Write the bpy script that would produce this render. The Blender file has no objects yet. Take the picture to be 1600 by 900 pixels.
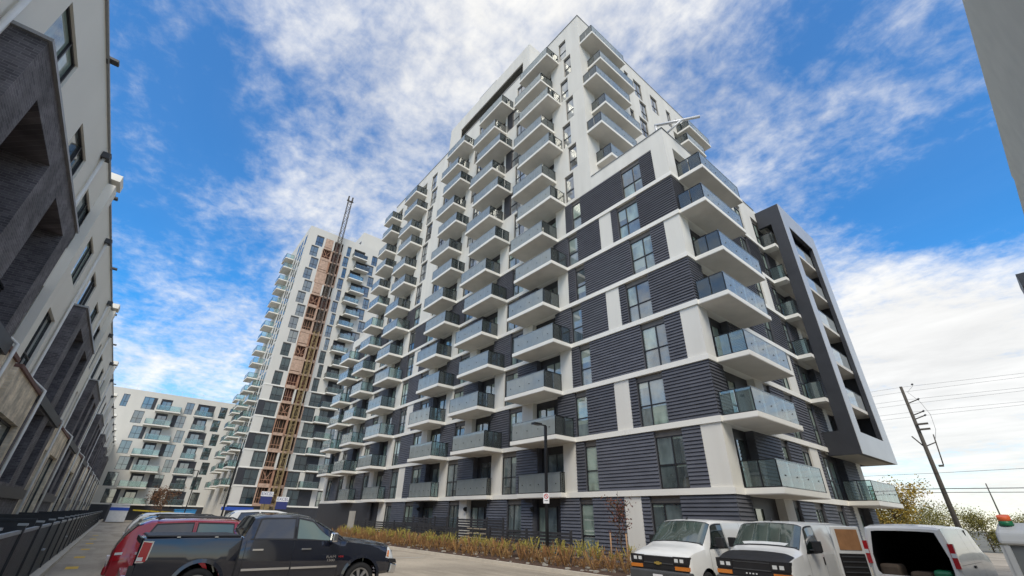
import bpy, bmesh, math, random
from mathutils import Matrix, Vector
random.seed(7)
R = math.radians
scene = bpy.context.scene
col = scene.collection

# ------------------------------------------------------------------ camera
H = 1.95
cam = bpy.data.cameras.new("camera"); camo = bpy.data.objects.new("camera", cam); col.objects.link(camo)
yaw, pitch, roll = R(38.78), R(28.3), R(1.467)
fwd = Vector((math.sin(yaw)*math.cos(pitch), math.cos(yaw)*math.cos(pitch), math.sin(pitch)))
rgt = Vector((math.cos(yaw), -math.sin(yaw), 0)); up = rgt.cross(fwd)
r2 = rgt*math.cos(roll)+up*math.sin(roll); u2 = -rgt*math.sin(roll)+up*math.cos(roll)
mw = Matrix((r2, u2, -fwd)).transposed().to_4x4(); mw.translation = (0, 0, H)
camo.matrix_world = mw
cam.sensor_width = 36; cam.lens = 669.6/1600*36; cam.clip_start = .05; cam.clip_end = 6000
scene.camera = camo

# ------------------------------------------------------------------ world
SUN_EL, SUN_DIR = R(50), Vector((-.66, -.75, 0)).normalized()
world = bpy.data.worlds.new("World"); scene.world = world; world.use_nodes = True
wn = world.node_tree.nodes; wl = world.node_tree.links; wn.clear()
def W(t, **k):
    n = wn.new(t)
    for a, b in k.items(): setattr(n, a, b)
    return n
wout = W('ShaderNodeOutputWorld'); bg = W('ShaderNodeBackground'); bgc = W('ShaderNodeBackground'); mixs = W('ShaderNodeMixShader')
sky = W('ShaderNodeTexSky', sky_type='NISHITA'); sky.sun_disc = False
sky.sun_elevation = SUN_EL; sky.sun_rotation = math.atan2(SUN_DIR.x, SUN_DIR.y)
sky.air_density = 1.0; sky.dust_density = .3; sky.ozone_density = 3.0
hs = W('ShaderNodeHueSaturation'); hs.inputs['Saturation'].default_value = 1.52
wl.new(sky.outputs[0], hs.inputs['Color']); wl.new(hs.outputs[0], bg.inputs[0]); bg.inputs[1].default_value = .155
bgc.inputs[0].default_value = (1, .985, .95, 1); bgc.inputs[1].default_value = .80
tc = W('ShaderNodeTexCoord')
def Mth(op, a, b=None, c=None, clamp=False):
    n = W('ShaderNodeMath', operation=op); n.use_clamp = clamp
    for i, v in enumerate((a, b, c)):
        if v is None: continue
        if isinstance(v, (int, float)): n.inputs[i].default_value = v
        else: wl.new(v, n.inputs[i])
    return n.outputs[0]
sep = W('ShaderNodeSeparateXYZ'); wl.new(tc.outputs['Generated'], sep.inputs[0])
zc = Mth('MAXIMUM', sep.outputs[2], 0.0)
den = Mth('ADD', zc, .16)
cmb = W('ShaderNodeCombineXYZ'); wl.new(Mth('DIVIDE', sep.outputs[0], den), cmb.inputs[0]); wl.new(Mth('DIVIDE', sep.outputs[1], den), cmb.inputs[1])
def wnoise(scale, detail, rough, loc=(0, 0, 0), dist=0, scl=(1, 1, 1), rot=0):
    mp = W('ShaderNodeMapping'); mp.inputs['Location'].default_value = loc; mp.inputs['Scale'].default_value = scl; mp.inputs['Rotation'].default_value = (0, 0, rot)
    wl.new(cmb.outputs[0], mp.inputs[0])
    n = W('ShaderNodeTexNoise'); n.inputs['Scale'].default_value = scale; n.inputs['Detail'].default_value = detail
    n.inputs['Roughness'].default_value = rough; n.inputs['Distortion'].default_value = dist
    wl.new(mp.outputs[0], n.inputs['Vector']); return n.outputs[0]
n_big = wnoise(1.1, 4, .5, (3.1, 1.7, 0), .3)
n_mid = wnoise(3.4, 8, .60, (0.4, 2.2, 0), .35, (1.25, .62, 1), .75)
n_fine = wnoise(21, 6, .62, (1.4, .2, 0), .2, (1, 1, 1), .3)
def raydir(px, py):
    d = Vector(((px-800)/669.6, -(py-450)/669.6, 1)); v = r2*d.x+u2*d.y+fwd*d.z
    return v.normalized()
def blob(px, py, deg, amp):
    v = raydir(px, py)
    vm = W('ShaderNodeVectorMath', operation='DOT_PRODUCT'); nv = W('ShaderNodeVectorMath', operation='NORMALIZE')
    wl.new(tc.outputs['Generated'], nv.inputs[0]); wl.new(nv.outputs[0], vm.inputs[0]); vm.inputs[1].default_value = v
    k = 1/(1-math.cos(R(deg)))
    e = Mth('EXPONENT', Mth('MULTIPLY', Mth('SUBTRACT', vm.outputs['Value'], 1.0), k))
    return Mth('MULTIPLY', e, amp)
cov = Mth('MULTIPLY', Mth('SUBTRACT', n_big, .5), .95)
for b in ((330, 250, 24, -.15), (1390, 200, 20, -.20), (680, 150, 11, .10), (800, 60, 12, .15), (1010, 90, 11, .14), (1160, 150, 7, .08), (1560, 610, 15, .36), (1390, 410, 6, .20), (1480, 480, 8, .26), (330, 60, 9, .02),
          (1400, 180, 10, .13), (260, 480, 12, -.08), (500, 260, 10, .10),
          (1420, 335, 7, -.5), (1260, 40, 7, -.3), (1500, 40, 8, -.2), (260, 130, 12, -.13), (400, 160, 9, -.10), (330, 350, 9, -.16), (1570, 330, 7, -.5), (620, 5, 7, -.14)):
    cov = Mth('ADD', cov, blob(*b))
tex = Mth('ADD', Mth('MULTIPLY', Mth('SUBTRACT', n_mid, .5), 1.15), Mth('MULTIPLY', Mth('SUBTRACT', n_fine, .5), .62))
c0 = Mth('ADD', Mth('ADD', cov, tex), .68)
mr = W('ShaderNodeMapRange', interpolation_type='SMOOTHSTEP'); wl.new(c0, mr.inputs[0])
mr.inputs[1].default_value = .26; mr.inputs[2].default_value = 1.05; mr.inputs[3].default_value = 0.07; mr.inputs[4].default_value = .95
hz = W('ShaderNodeMapRange', interpolation_type='SMOOTHSTEP'); wl.new(sep.outputs[2], hz.inputs[0])
hz.inputs[1].default_value = 0.0; hz.inputs[2].default_value = .30; hz.inputs[3].default_value = .72; hz.inputs[4].default_value = 0
fac = Mth('MAXIMUM', mr.outputs[0], hz.outputs[0])
# grey cloud bases
rmp = W('ShaderNodeMapRange'); wl.new(n_mid, rmp.inputs[0]); rmp.inputs[1].default_value = .35; rmp.inputs[2].default_value = .7; rmp.inputs[3].default_value = .60; rmp.inputs[4].default_value = .74
wl.new(rmp.outputs[0], bgc.inputs[1])
wl.new(fac, mixs.inputs[0]); wl.new(bg.outputs[0], mixs.inputs[1]); wl.new(bgc.outputs[0], mixs.inputs[2]); wl.new(mixs.outputs[0], wout.inputs[0])

sun = bpy.data.lights.new("sun", 'SUN'); sun.energy = 2.0; sun.angle = R(30); sun.color = (1, .91, .75)
suno = bpy.data.objects.new("sun", sun); col.objects.link(suno)
sdir = Vector((SUN_DIR.x*math.cos(SUN_EL), SUN_DIR.y*math.cos(SUN_EL), math.sin(SUN_EL)))
suno.rotation_euler = sdir.to_track_quat('Z', 'Y').to_euler(); suno.location = (0, -20, 60)
scene.view_settings.view_transform = 'Standard'; scene.view_settings.look = 'None'
scene.view_settings.exposure = 0.56; scene.view_settings.gamma = 1
scene.render.engine = 'CYCLES'

# ------------------------------------------------------------------ materials
MATS = {}
def mat(name, color, rough=.6, metal=0., var=.08, scale=3., bump=0., bscale=40., spec=.5, coat=0., ior=None, emit=None, stretch=None):
    if name in MATS: return MATS[name]
    m = bpy.data.materials.new(name); m.use_nodes = True; nt = m.node_tree; b = nt.nodes['Principled BSDF']
    b.inputs['Roughness'].default_value = rough; b.inputs['Metallic'].default_value = metal
    b.inputs['Specular IOR Level'].default_value = spec; b.inputs['Coat Weight'].default_value = coat; b.inputs['Coat Roughness'].default_value = .05
    if ior: b.inputs['IOR'].default_value = ior
    t = nt.nodes.new('ShaderNodeTexCoord'); n = nt.nodes.new('ShaderNodeTexNoise'); n.inputs['Scale'].default_value = scale; n.inputs['Detail'].default_value = 6
    mp = nt.nodes.new('ShaderNodeMapping'); mp.inputs['Scale'].default_value = stretch or (1, 1, 1)
    geo = nt.nodes.new('ShaderNodeNewGeometry')
    nt.links.new(geo.outputs['Position'], mp.inputs[0]); nt.links.new(mp.outputs[0], n.inputs['Vector'])
    r = nt.nodes.new('ShaderNodeValToRGB'); c = color
    r.color_ramp.elements[0].position = .3; r.color_ramp.elements[1].position = .7
    r.color_ramp.elements[0].color = [max(0, x*(1-var)) for x in c]+[1]; r.color_ramp.elements[1].color = [min(1, x*(1+var)) for x in c]+[1]
    nt.links.new(n.outputs[0], r.inputs[0]); nt.links.new(r.outputs[0], b.inputs['Base Color'])
    if bump:
        n2 = nt.nodes.new('ShaderNodeTexNoise'); n2.inputs['Scale'].default_value = bscale; n2.inputs['Detail'].default_value = 4
        nt.links.new(geo.outputs['Position'], n2.inputs['Vector'])
        bm_ = nt.nodes.new('ShaderNodeBump'); bm_.inputs['Strength'].default_value = bump; bm_.inputs['Distance'].default_value = .02
        nt.links.new(n2.outputs[0], bm_.inputs['Height']); nt.links.new(bm_.outputs[0], b.inputs['Normal'])
    if emit:
        b.inputs['Emission Color'].default_value = (*color, 1); b.inputs['Emission Strength'].default_value = emit
    MATS[name] = m; return m
def pane_mat(name, c0, c1, light=.25):
    m = bpy.data.materials.new(name); m.use_nodes = True; nt = m.node_tree; b = nt.nodes['Principled BSDF']
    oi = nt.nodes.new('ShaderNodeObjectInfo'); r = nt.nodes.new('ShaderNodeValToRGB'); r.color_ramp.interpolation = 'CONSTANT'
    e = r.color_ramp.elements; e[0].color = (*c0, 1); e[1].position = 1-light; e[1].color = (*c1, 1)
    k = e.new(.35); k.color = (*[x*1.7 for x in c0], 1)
    nt.links.new(oi.outputs['Random'], r.inputs[0])
    geo = nt.nodes.new('ShaderNodeNewGeometry'); n = nt.nodes.new('ShaderNodeTexNoise'); n.inputs['Scale'].default_value = .9; n.inputs['Detail'].default_value = 3
    mp = nt.nodes.new('ShaderNodeMapping'); mp.inputs['Scale'].default_value = (1.6, 1.6, .7); nt.links.new(geo.outputs['Position'], mp.inputs[0]); nt.links.new(mp.outputs[0], n.inputs['Vector'])
    mx = nt.nodes.new('ShaderNodeMix'); mx.data_type = 'RGBA'; mx.blend_type = 'MULTIPLY'; mx.inputs[0].default_value = .8
    rr = nt.nodes.new('ShaderNodeMapRange'); rr.inputs[1].default_value = .35; rr.inputs[2].default_value = .65; rr.inputs[3].default_value = .35; rr.inputs[4].default_value = 1.3
    nt.links.new(n.outputs[0], rr.inputs[0]); nt.links.new(r.outputs[0], mx.inputs[6]); nt.links.new(rr.outputs[0], mx.inputs[7])
    tco = nt.nodes.new('ShaderNodeTexCoord'); sz_ = nt.nodes.new('ShaderNodeSeparateXYZ'); nt.links.new(tco.outputs['Generated'], sz_.inputs[0])
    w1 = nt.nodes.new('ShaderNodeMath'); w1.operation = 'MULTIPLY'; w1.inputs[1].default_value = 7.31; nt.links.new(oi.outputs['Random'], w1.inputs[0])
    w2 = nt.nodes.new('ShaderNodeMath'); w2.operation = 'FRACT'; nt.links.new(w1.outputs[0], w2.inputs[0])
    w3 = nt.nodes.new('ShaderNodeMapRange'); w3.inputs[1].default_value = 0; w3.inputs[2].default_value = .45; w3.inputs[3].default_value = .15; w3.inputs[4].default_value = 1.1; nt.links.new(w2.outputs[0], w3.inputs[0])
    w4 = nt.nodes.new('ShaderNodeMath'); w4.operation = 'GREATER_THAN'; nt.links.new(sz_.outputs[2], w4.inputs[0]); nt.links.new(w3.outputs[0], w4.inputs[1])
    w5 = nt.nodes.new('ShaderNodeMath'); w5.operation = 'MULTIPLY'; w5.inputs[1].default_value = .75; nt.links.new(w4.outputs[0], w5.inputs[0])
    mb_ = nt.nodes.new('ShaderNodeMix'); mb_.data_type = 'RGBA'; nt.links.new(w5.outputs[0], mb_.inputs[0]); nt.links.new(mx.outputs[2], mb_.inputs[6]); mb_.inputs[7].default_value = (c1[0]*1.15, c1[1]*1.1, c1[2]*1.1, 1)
    nt.links.new(mb_.outputs[2], b.inputs['Base Color'])
    b.inputs['Roughness'].default_value = .02; b.inputs['IOR'].default_value = 2.5; b.inputs['Specular IOR Level'].default_value = .6
    bp = nt.nodes.new('ShaderNodeBump'); bp.inputs['Strength'].default_value = .05; bp.inputs['Distance'].default_value = .05
    n3 = nt.nodes.new('ShaderNodeTexNoise'); n3.inputs['Scale'].default_value = .6; nt.links.new(geo.outputs['Position'], n3.inputs['Vector'])
    nt.links.new(n3.outputs[0], bp.inputs['Height']); nt.links.new(bp.outputs[0], b.inputs['Normal'])
    MATS[name] = m; return m
def clear_mat(name, tint, white, wamt, ior=1.6):
    m = bpy.data.materials.new(name); m.use_nodes = True; nt = m.node_tree; nt.nodes.clear()
    o = nt.nodes.new('ShaderNodeOutputMaterial'); tr = nt.nodes.new('ShaderNodeBsdfTransparent'); tr.inputs[0].default_value = (*tint, 1)
    d = nt.nodes.new('ShaderNodeBsdfDiffuse'); d.inputs[0].default_value = (*white, 1)
    tl = nt.nodes.new('ShaderNodeBsdfTranslucent'); tl.inputs[0].default_value = (*white, 1)
    dm = nt.nodes.new('ShaderNodeMixShader'); dm.inputs[0].default_value = .22
    nt.links.new(d.outputs[0], dm.inputs[1]); nt.links.new(tl.outputs[0], dm.inputs[2])
    g = nt.nodes.new('ShaderNodeBsdfGlossy'); g.inputs['Roughness'].default_value = .02; g.inputs[0].default_value = (.95, 1, 1, 1)
    m1 = nt.nodes.new('ShaderNodeMixShader'); m2 = nt.nodes.new('ShaderNodeMixShader'); fr = nt.nodes.new('ShaderNodeFresnel'); fr.inputs[0].default_value = ior
    geo = nt.nodes.new('ShaderNodeNewGeometry'); n = nt.nodes.new('ShaderNodeTexNoise'); n.inputs['Scale'].default_value = 2; n.inputs['Detail'].default_value = 5
    nt.links.new(geo.outputs['Position'], n.inputs['Vector'])
    rr = nt.nodes.new('ShaderNodeMapRange'); rr.inputs[1].default_value = .3; rr.inputs[2].default_value = .7; rr.inputs[3].default_value = wamt*.94; rr.inputs[4].default_value = wamt*1.06
    nt.links.new(n.outputs[0], rr.inputs[0]); nt.links.new(rr.outputs[0], m1.inputs[0])
    nt.links.new(tr.outputs[0], m1.inputs[1]); nt.links.new(dm.outputs[0], m1.inputs[2])
    nt.links.new(fr.outputs[0], m2.inputs[0]); nt.links.new(m1.outputs[0], m2.inputs[1]); nt.links.new(g.outputs[0], m2.inputs[2])
    nt.links.new(m2.outputs[0], o.inputs[0]); MATS[name] = m; return m
def brick_mat(name, c1, c2, mortar, bw=.2, bh=.065, bump=.6):
    m = bpy.data.materials.new(name); m.use_nodes = True; nt = m.node_tree; b = nt.nodes['Principled BSDF']; b.inputs['Roughness'].default_value = .75
    geo = nt.nodes.new('ShaderNodeNewGeometry'); sp = nt.nodes.new('ShaderNodeSeparateXYZ'); nt.links.new(geo.outputs['Position'], sp.inputs[0])
    ad = nt.nodes.new('ShaderNodeMath'); ad.operation = 'ADD'; nt.links.new(sp.outputs[0], ad.inputs[0]); nt.links.new(sp.outputs[1], ad.inputs[1])
    cb = nt.nodes.new('ShaderNodeCombineXYZ'); nt.links.new(ad.outputs[0], cb.inputs[0]); nt.links.new(sp.outputs[2], cb.inputs[1])
    t = nt.nodes.new('ShaderNodeTexBrick'); t.inputs['Scale'].default_value = 1; t.inputs['Brick Width'].default_value = bw; t.inputs['Row Height'].default_value = bh
    t.inputs['Mortar Size'].default_value = .006; t.inputs['Mortar Smooth'].default_value = .2
    t.inputs['Color1'].default_value = (*c1, 1); t.inputs['Color2'].default_value = (*c2, 1); t.inputs['Mortar'].default_value = (*mortar, 1)
    nt.links.new(cb.outputs[0], t.inputs['Vector'])
    n = nt.nodes.new('ShaderNodeTexNoise'); n.inputs['Scale'].default_value = 1.7; n.inputs['Detail'].default_value = 8; nt.links.new(geo.outputs['Position'], n.inputs['Vector'])
    rr = nt.nodes.new('ShaderNodeMapRange'); rr.inputs[1].default_value = .3; rr.inputs[2].default_value = .72; rr.inputs[3].default_value = .65; rr.inputs[4].default_value = 1.6; nt.links.new(n.outputs[0], rr.inputs[0])
    mx = nt.nodes.new('ShaderNodeMix'); mx.data_type = 'RGBA'; mx.blend_type = 'MULTIPLY'; mx.inputs[0].default_value = 1
    nt.links.new(t.outputs[0], mx.inputs[6]); nt.links.new(rr.outputs[0], mx.inputs[7]); nt.links.new(mx.outputs[2], b.inputs['Base Color'])
    bp = nt.nodes.new('ShaderNodeBump'); bp.inputs['Strength'].default_value = bump; bp.inputs['Distance'].default_value = .01; bp.invert = True
    nt.links.new(t.outputs['Fac'], bp.inputs['Height']); nt.links.new(bp.outputs[0], b.inputs['Normal']); MATS[name] = m; return m
mat('stucco', (.675, .66, .61), .85, var=.06, scale=1.3, bump=.15, bscale=60, stretch=(1, 1, .10))
mat('stucco2', (.60, .588, .545), .85, var=.03, scale=.6, bump=.1, stretch=(1, 1, .3))
mat('town_stucco', (.84, .81, .73), .85, var=.03, scale=.6, bump=.1, stretch=(1, 1, .3))
mat('band', (.78, .765, .71), .8, var=.04, scale=.9)
mat('slab', (.62, .59, .54), .85, var=.07, scale=1.2, bump=.1, bscale=25)
mat('siding', (.084, .087, .103), .55, var=.16, scale=1.3, bump=.08, bscale=70, stretch=(1, 1, 3))
def panel_tone(name, lo, hi):
    m = MATS[name]; nt = m.node_tree; b = nt.nodes['Principled BSDF']; src = b.inputs['Base Color'].links[0].from_socket
    oi = nt.nodes.new('ShaderNodeObjectInfo'); r = nt.nodes.new('ShaderNodeMapRange'); r.inputs[3].default_value = lo; r.inputs[4].default_value = hi; nt.links.new(oi.outputs['Random'], r.inputs[0])
    mx = nt.nodes.new('ShaderNodeMix'); mx.data_type = 'RGBA'; mx.blend_type = 'MULTIPLY'; mx.inputs[0].default_value = 1; nt.links.new(src, mx.inputs[6]); nt.links.new(r.outputs[0], mx.inputs[7]); nt.links.new(mx.outputs[2], b.inputs['Base Color'])
panel_tone('siding', .86, 1.16); panel_tone('stucco', .97, 1.02); panel_tone('slab', .93, 1.05)
mat('darkpanel', (.030, .031, .038), .45, var=.12, scale=1.5)
mat('louver', (.022, .023, .032), .6)
mat('taupe', (.15, .135, .12), .5, var=.1)
mat('winframe', (.020, .020, .023), .4, var=.1)
mat('charcoal', (.034, .036, .043), .5, var=.12, scale=1.4)
mat('alupanel', (.44, .45, .46), .38, metal=.15, var=.05, scale=.8)
mat('soffit', (.36, .33, .28), .7, var=.06)
mat('concrete', (.42, .40, .35), .85, var=.09, scale=1.1, bump=.2, bscale=30)
mat('greywall', (.56, .53, .45), .9, var=.05, scale=1.6, bump=.15, bscale=50)
mat('rail', (.018, .02, .022), .35, metal=.4)
mat('railgrey', (.30, .33, .34), .35, metal=.5)
mat('stubs', (.03, .03, .03), .6)
mat('lot', (.38, .33, .262), .9, var=.13, scale=.35, bump=.25, bscale=18)
def lot_mat():
    m = MATS['lot']; nt = m.node_tree; b = nt.nodes['Principled BSDF']; src = b.inputs['Base Color'].links[0].from_socket
    geo = nt.nodes.new('ShaderNodeNewGeometry'); mul = src
    for sc, st, lo, hi, amt in ((.9, (1, .12, 1), .5, .62, .80), (7, (1, 1, 1), .45, .8, .86), (60, (1, 1, 1), .3, .7, .82), (.25, (1, 1, 1), .42, .6, .85)):
        mp = nt.nodes.new('ShaderNodeMapping'); mp.inputs['Scale'].default_value = st; nt.links.new(geo.outputs['Position'], mp.inputs[0])
        n = nt.nodes.new('ShaderNodeTexNoise'); n.inputs['Scale'].default_value = sc; n.inputs['Detail'].default_value = 5; nt.links.new(mp.outputs[0], n.inputs['Vector'])
        r = nt.nodes.new('ShaderNodeMapRange'); r.inputs[1].default_value = lo; r.inputs[2].default_value = hi; r.inputs[3].default_value = 1.06; r.inputs[4].default_value = amt; nt.links.new(n.outputs[0], r.inputs[0])
        mx = nt.nodes.new('ShaderNodeMix'); mx.data_type = 'RGBA'; mx.blend_type = 'MULTIPLY'; mx.inputs[0].default_value = 1; nt.links.new(mul, mx.inputs[6]); nt.links.new(r.outputs[0], mx.inputs[7]); mul = mx.outputs[2]
    nt.links.new(mul, b.inputs['Base Color'])
lot_mat()
mat('ground', (.13, .125, .10), .95, var=.2, scale=.08)
mat('mulch', (.07, .040, .026), .95, var=.45, scale=9, bump=.8, bscale=25)
mat('kerb', (.55, .50, .42), .85, var=.08)
mat('yellow', (.62, .40, .05), .8, var=.15, scale=8)
mat('whiteline', (.55, .55, .52), .8, var=.15, scale=6)
mat('capmetal', (.33, .33, .33), .4, metal=.3)
mat('brown_brick', (.16, .085, .07), .8, var=.2, scale=9)
mat('pipe', (.80, .79, .75), .5)
mat('fencedark', (.020, .022, .026), .5, var=.2, scale=6)
mat('fencepanel', (.055, .060, .062), .55, var=.25, scale=5)
mat('fencetop', (.34, .36, .37), .45, metal=.2)
mat('slat', (.034, .034, .038), .6, var=.25, scale=4)
mat('slatpale', (.32, .27, .20), .7, var=.2, scale=6)
mat('plywood', (.46, .32, .24), .8, var=.25, scale=2)
mat('ply_trim', (.36, .20, .13), .8, var=.2, scale=2)
mat('redhole', (.070, .026, .020), .9, var=.5, scale=1.2)
mat('brownhole', (.055, .038, .026), .9, var=.5, scale=1.1)
mat('hoist_dark', (.085, .075, .065), .7, var=.3)
mat('hoist_yellow', (.27, .20, .09), .65, var=.25)
mat('site_blue', (.02, .08, .42), .6)
mat('site_white', (.68, .69, .69), .6)
mat('sign_white', (.75, .76, .78), .5)
mat('sign_blue', (.03, .04, .16), .5)
mat('sign_red', (.5, .03, .03), .5)
mat('bin_blue', (.03, .22, .50), .5)
mat('mach_yellow', (.55, .42, .03), .5)
mat('black_paint', (.010, .012, .022), .08, coat=1., var=.05, spec=.5)
mat('red_paint', (.36, .022, .032), .14, coat=1., var=.05)
mat('white_paint', (.72, .725, .71), .30, coat=.7, var=.06, scale=1.1)
mat('silver_paint', (.38, .39, .41), .3, metal=.6, coat=.7)
mat('plastic', (.014, .014, .016), .55, var=.15)
mat('greyplastic', (.06, .062, .066), .6, var=.12)
mat('chrome', (.72, .73, .75), .12, metal=1., var=.02)
mat('tyre', (.014, .014, .015), .85, var=.2, bump=.2)
mat('rim', (.45, .46, .48), .3, metal=.9)
mat('lamp_red', (.42, .012, .02), .15, coat=1.)
mat('lamp_amber', (.60, .19, .025), .2, coat=1.)
mat('lamp_white', (.68, .70, .70), .12, coat=1.)
mat('gold', (.62, .46, .13), .3, metal=.7)
mat('wood_panel', (.34, .17, .075), .6, var=.15, scale=6)
mat('interior', (.012, .011, .011), .9)
mat('interior2', (.10, .075, .055), .9, var=.3)
mat('genpanel', (.13, .145, .155), .5, var=.08)
mat('gentop', (.42, .44, .45), .45)
mat('stick_yellow', (.75, .55, .02), .5)
mat('orange', (.75, .13, .03), .5)
mat('green', (.01, .16, .07), .4)
mat('davit', (.62, .63, .64), .4, metal=.3)
mat('polewood', (.085, .075, .062), .9, var=.3, scale=5, stretch=(6, 6, .5))
mat('wire', (.05, .05, .055), .6)
mat('bark', (.10, .075, .05), .9, var=.3, scale=8)
mat('stake', (.36, .22, .12), .8, var=.2)
mat('lamp_black', (.012, .012, .013), .4)
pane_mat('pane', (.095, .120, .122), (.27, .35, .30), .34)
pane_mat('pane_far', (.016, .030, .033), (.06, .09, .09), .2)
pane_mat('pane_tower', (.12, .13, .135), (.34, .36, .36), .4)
def cg(name, c):
    m = mat(name, c, .03, var=.02, spec=.6, ior=1.6, coat=.6); return m
mat('vanglass', (.045, .068, .06), .03, var=.35, scale=1.4, spec=.6, ior=2.1, coat=.5); cg('carglass', (.012, .019, .018)); cg('carglass_green', (.10, .155, .14)); cg('carglass_grey', (.04, .042, .048))
clear_mat('bal_front', (.90, .97, .96), (.88, .97, .96), .33, 1.75)  # white diffuse mixed into clear panes to stand in for sky reflection
clear_mat('bal_side', (.74, .87, .86), (.6, .7, .7), .08, 1.9)
clear_mat('bal_frame', (.75, .85, .86), (.80, .84, .84), .55)
brick_mat('black_brick', (.070, .064, .072), (.125, .115, .125), (.17, .165, .165))
brick_mat('cream_brick', (.58, .49, .36), (.70, .60, .45), (.62, .56, .48))
def leaf_mat(name, c, var=.5):
    m = bpy.data.materials.new(name); m.use_nodes = True; nt = m.node_tree; b = nt.nodes['Principled BSDF']; b.inputs['Roughness'].default_value = .7
    geo = nt.nodes.new('ShaderNodeNewGeometry'); r = nt.nodes.new('ShaderNodeValToRGB')
    e = r.color_ramp.elements; e[0].color = (*c[0], 1); e[1].color = (*c[-1], 1)
    for i, k in enumerate(c[1:-1]): q = e.new((i+1)/(len(c)-1)); q.color = (*k, 1)
    nt.links.new(geo.outputs['Random Per Island'], r.inputs[0]); nt.links.new(r.outputs[0], b.inputs['Base Color'])
    b.inputs['Subsurface Weight'].default_value = 0; MATS[name] = m; return m
leaf_mat('leaf_yellow', [(.26, .18, .025), (.46, .31, .05), (.34, .25, .03), (.18, .16, .03)])
leaf_mat('leaf_hedge', [(.10, .11, .02), (.22, .19, .04), (.14, .14, .03), (.27, .22, .05)])
leaf_mat('leaf_red', [(.11, .03, .02), (.17, .05, .025), (.07, .035, .02)])
leaf_mat('leaf_brown', [(.14, .06, .03), (.10, .05, .025), (.18, .085, .04)])
leaf_mat('shrub_leaf', [(.25, .115, .05), (.34, .20, .07), (.29, .15, .055), (.18, .09, .045), (.38, .27, .09)])
leaf_mat('shrub_green', [(.26, .23, .04), (.42, .35, .07), (.20, .19, .04), (.48, .42, .11)])

# ------------------------------------------------------------------ mesh helpers
WM = {}
def link(name, data, parent=None, M=None, kind=None):
    o = bpy.data.objects.new(name, data); col.objects.link(o); M = M or Matrix()
    if parent: o.parent = parent; o.matrix_basis = WM[parent].inverted() @ M
    else: o.matrix_basis = M
    WM[o] = M
    if kind: o['kind'] = kind
    return o
def thing(name, label, cat, loc=(0, 0, 0), rotz=0, group=None):
    o = link(name, None, None, Matrix.Translation(loc) @ Matrix.Rotation(rotz, 4, 'Z')); o.empty_display_size = .3
    tag(o, label, cat, group); return o
def tag(o, label, cat, group=None):
    o['label'] = label; o['category'] = cat
    if group: o['group'] = group
    return o
class MB:
    def __init__(s): s.v = []; s.f = []; s.m = []; s.sm = []
    def quad(s, a, b, c, d, m=0, sm=False):
        n = len(s.v); s.v += [tuple(a), tuple(b), tuple(c), tuple(d)]; s.f.append((n, n+1, n+2, n+3)); s.m.append(m); s.sm.append(sm)
    def box(s, x0, x1, y0, y1, z0, z1, m=0):
        n = len(s.v)
        s.v += [(x0, y0, z0), (x1, y0, z0), (x1, y1, z0), (x0, y1, z0), (x0, y0, z1), (x1, y0, z1), (x1, y1, z1), (x0, y1, z1)]
        for q in ((0, 3, 2, 1), (4, 5, 6, 7), (0, 1, 5, 4), (1, 2, 6, 5), (2, 3, 7, 6), (3, 0, 4, 7)):
            s.f.append(tuple(n+i for i in q)); s.m.append(m); s.sm.append(False)
        return s
    def tube(s, pts, r, k=8, m=0, r1=None, cap=True):
        pts = [Vector(p) for p in pts]; rings = []
        for i, p in enumerate(pts):
            t = (pts[min(i+1, len(pts)-1)]-pts[max(i-1, 0)]).normalized()
            a = t.orthogonal().normalized() if i == 0 else (a - t*a.dot(t)).normalized()
            b = t.cross(a); rr = r if r1 is None else r+(r1-r)*i/(len(pts)-1)
            n = len(s.v); rings.append(n)
            for j in range(k): s.v.append(tuple(p+(a*math.cos(2*math.pi*j/k)+b*math.sin(2*math.pi*j/k))*rr))
        for i in range(len(rings)-1):
            for j in range(k):
                s.f.append((rings[i]+j, rings[i]+(j+1) % k, rings[i+1]+(j+1) % k, rings[i+1]+j)); s.m.append(m); s.sm.append(True)
        if cap:
            s.f.append(tuple(rings[0]+j for j in reversed(range(k)))); s.m.append(m); s.sm.append(False)
            s.f.append(tuple(rings[-1]+j for j in range(k))); s.m.append(m); s.sm.append(False)
        return s
    def prism(s, poly, y0, y1, m=0, axis='y'):
        n = len(s.v); k = len(poly)
        for yy in (y0, y1):
            for (a, b) in poly: s.v.append((a, yy, b) if axis == 'y' else ((yy, a, b) if axis == 'x' else (a, b, yy)))
        s.f.append(tuple(n+i for i in range(k))); s.f.append(tuple(n+k+i for i in reversed(range(k)))); s.m += [m, m]; s.sm += [False, False]
        for i in range(k): s.f.append((n+i, n+k+i, n+k+(i+1) % k, n+(i+1) % k)); s.m.append(m); s.sm.append(False)
        return s
    def mesh(s, name, mats):
        me = bpy.data.meshes.new(name); me.from_pydata(s.v, [], s.f)
        for m in (mats if isinstance(mats, (list, tuple)) else [mats]): me.materials.append(MATS[m])
        me.polygons.foreach_set('material_index', s.m); me.polygons.foreach_set('use_smooth', s.sm)
        bm = bmesh.new(); bm.from_mesh(me); bmesh.ops.recalc_face_normals(bm, faces=bm.faces); bm.to_mesh(me); bm.free(); me.update(); return me
    def build(s, name, mats, parent=None, M=None, kind=None): return link(name, s.mesh(name, mats), parent, M, kind)
CACHE = {}
def cached(key, fn):
    if key not in CACHE: CACHE[key] = fn()
    return CACHE[key]
def T(x, y, z): return Matrix.Translation((x, y, z))

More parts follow.
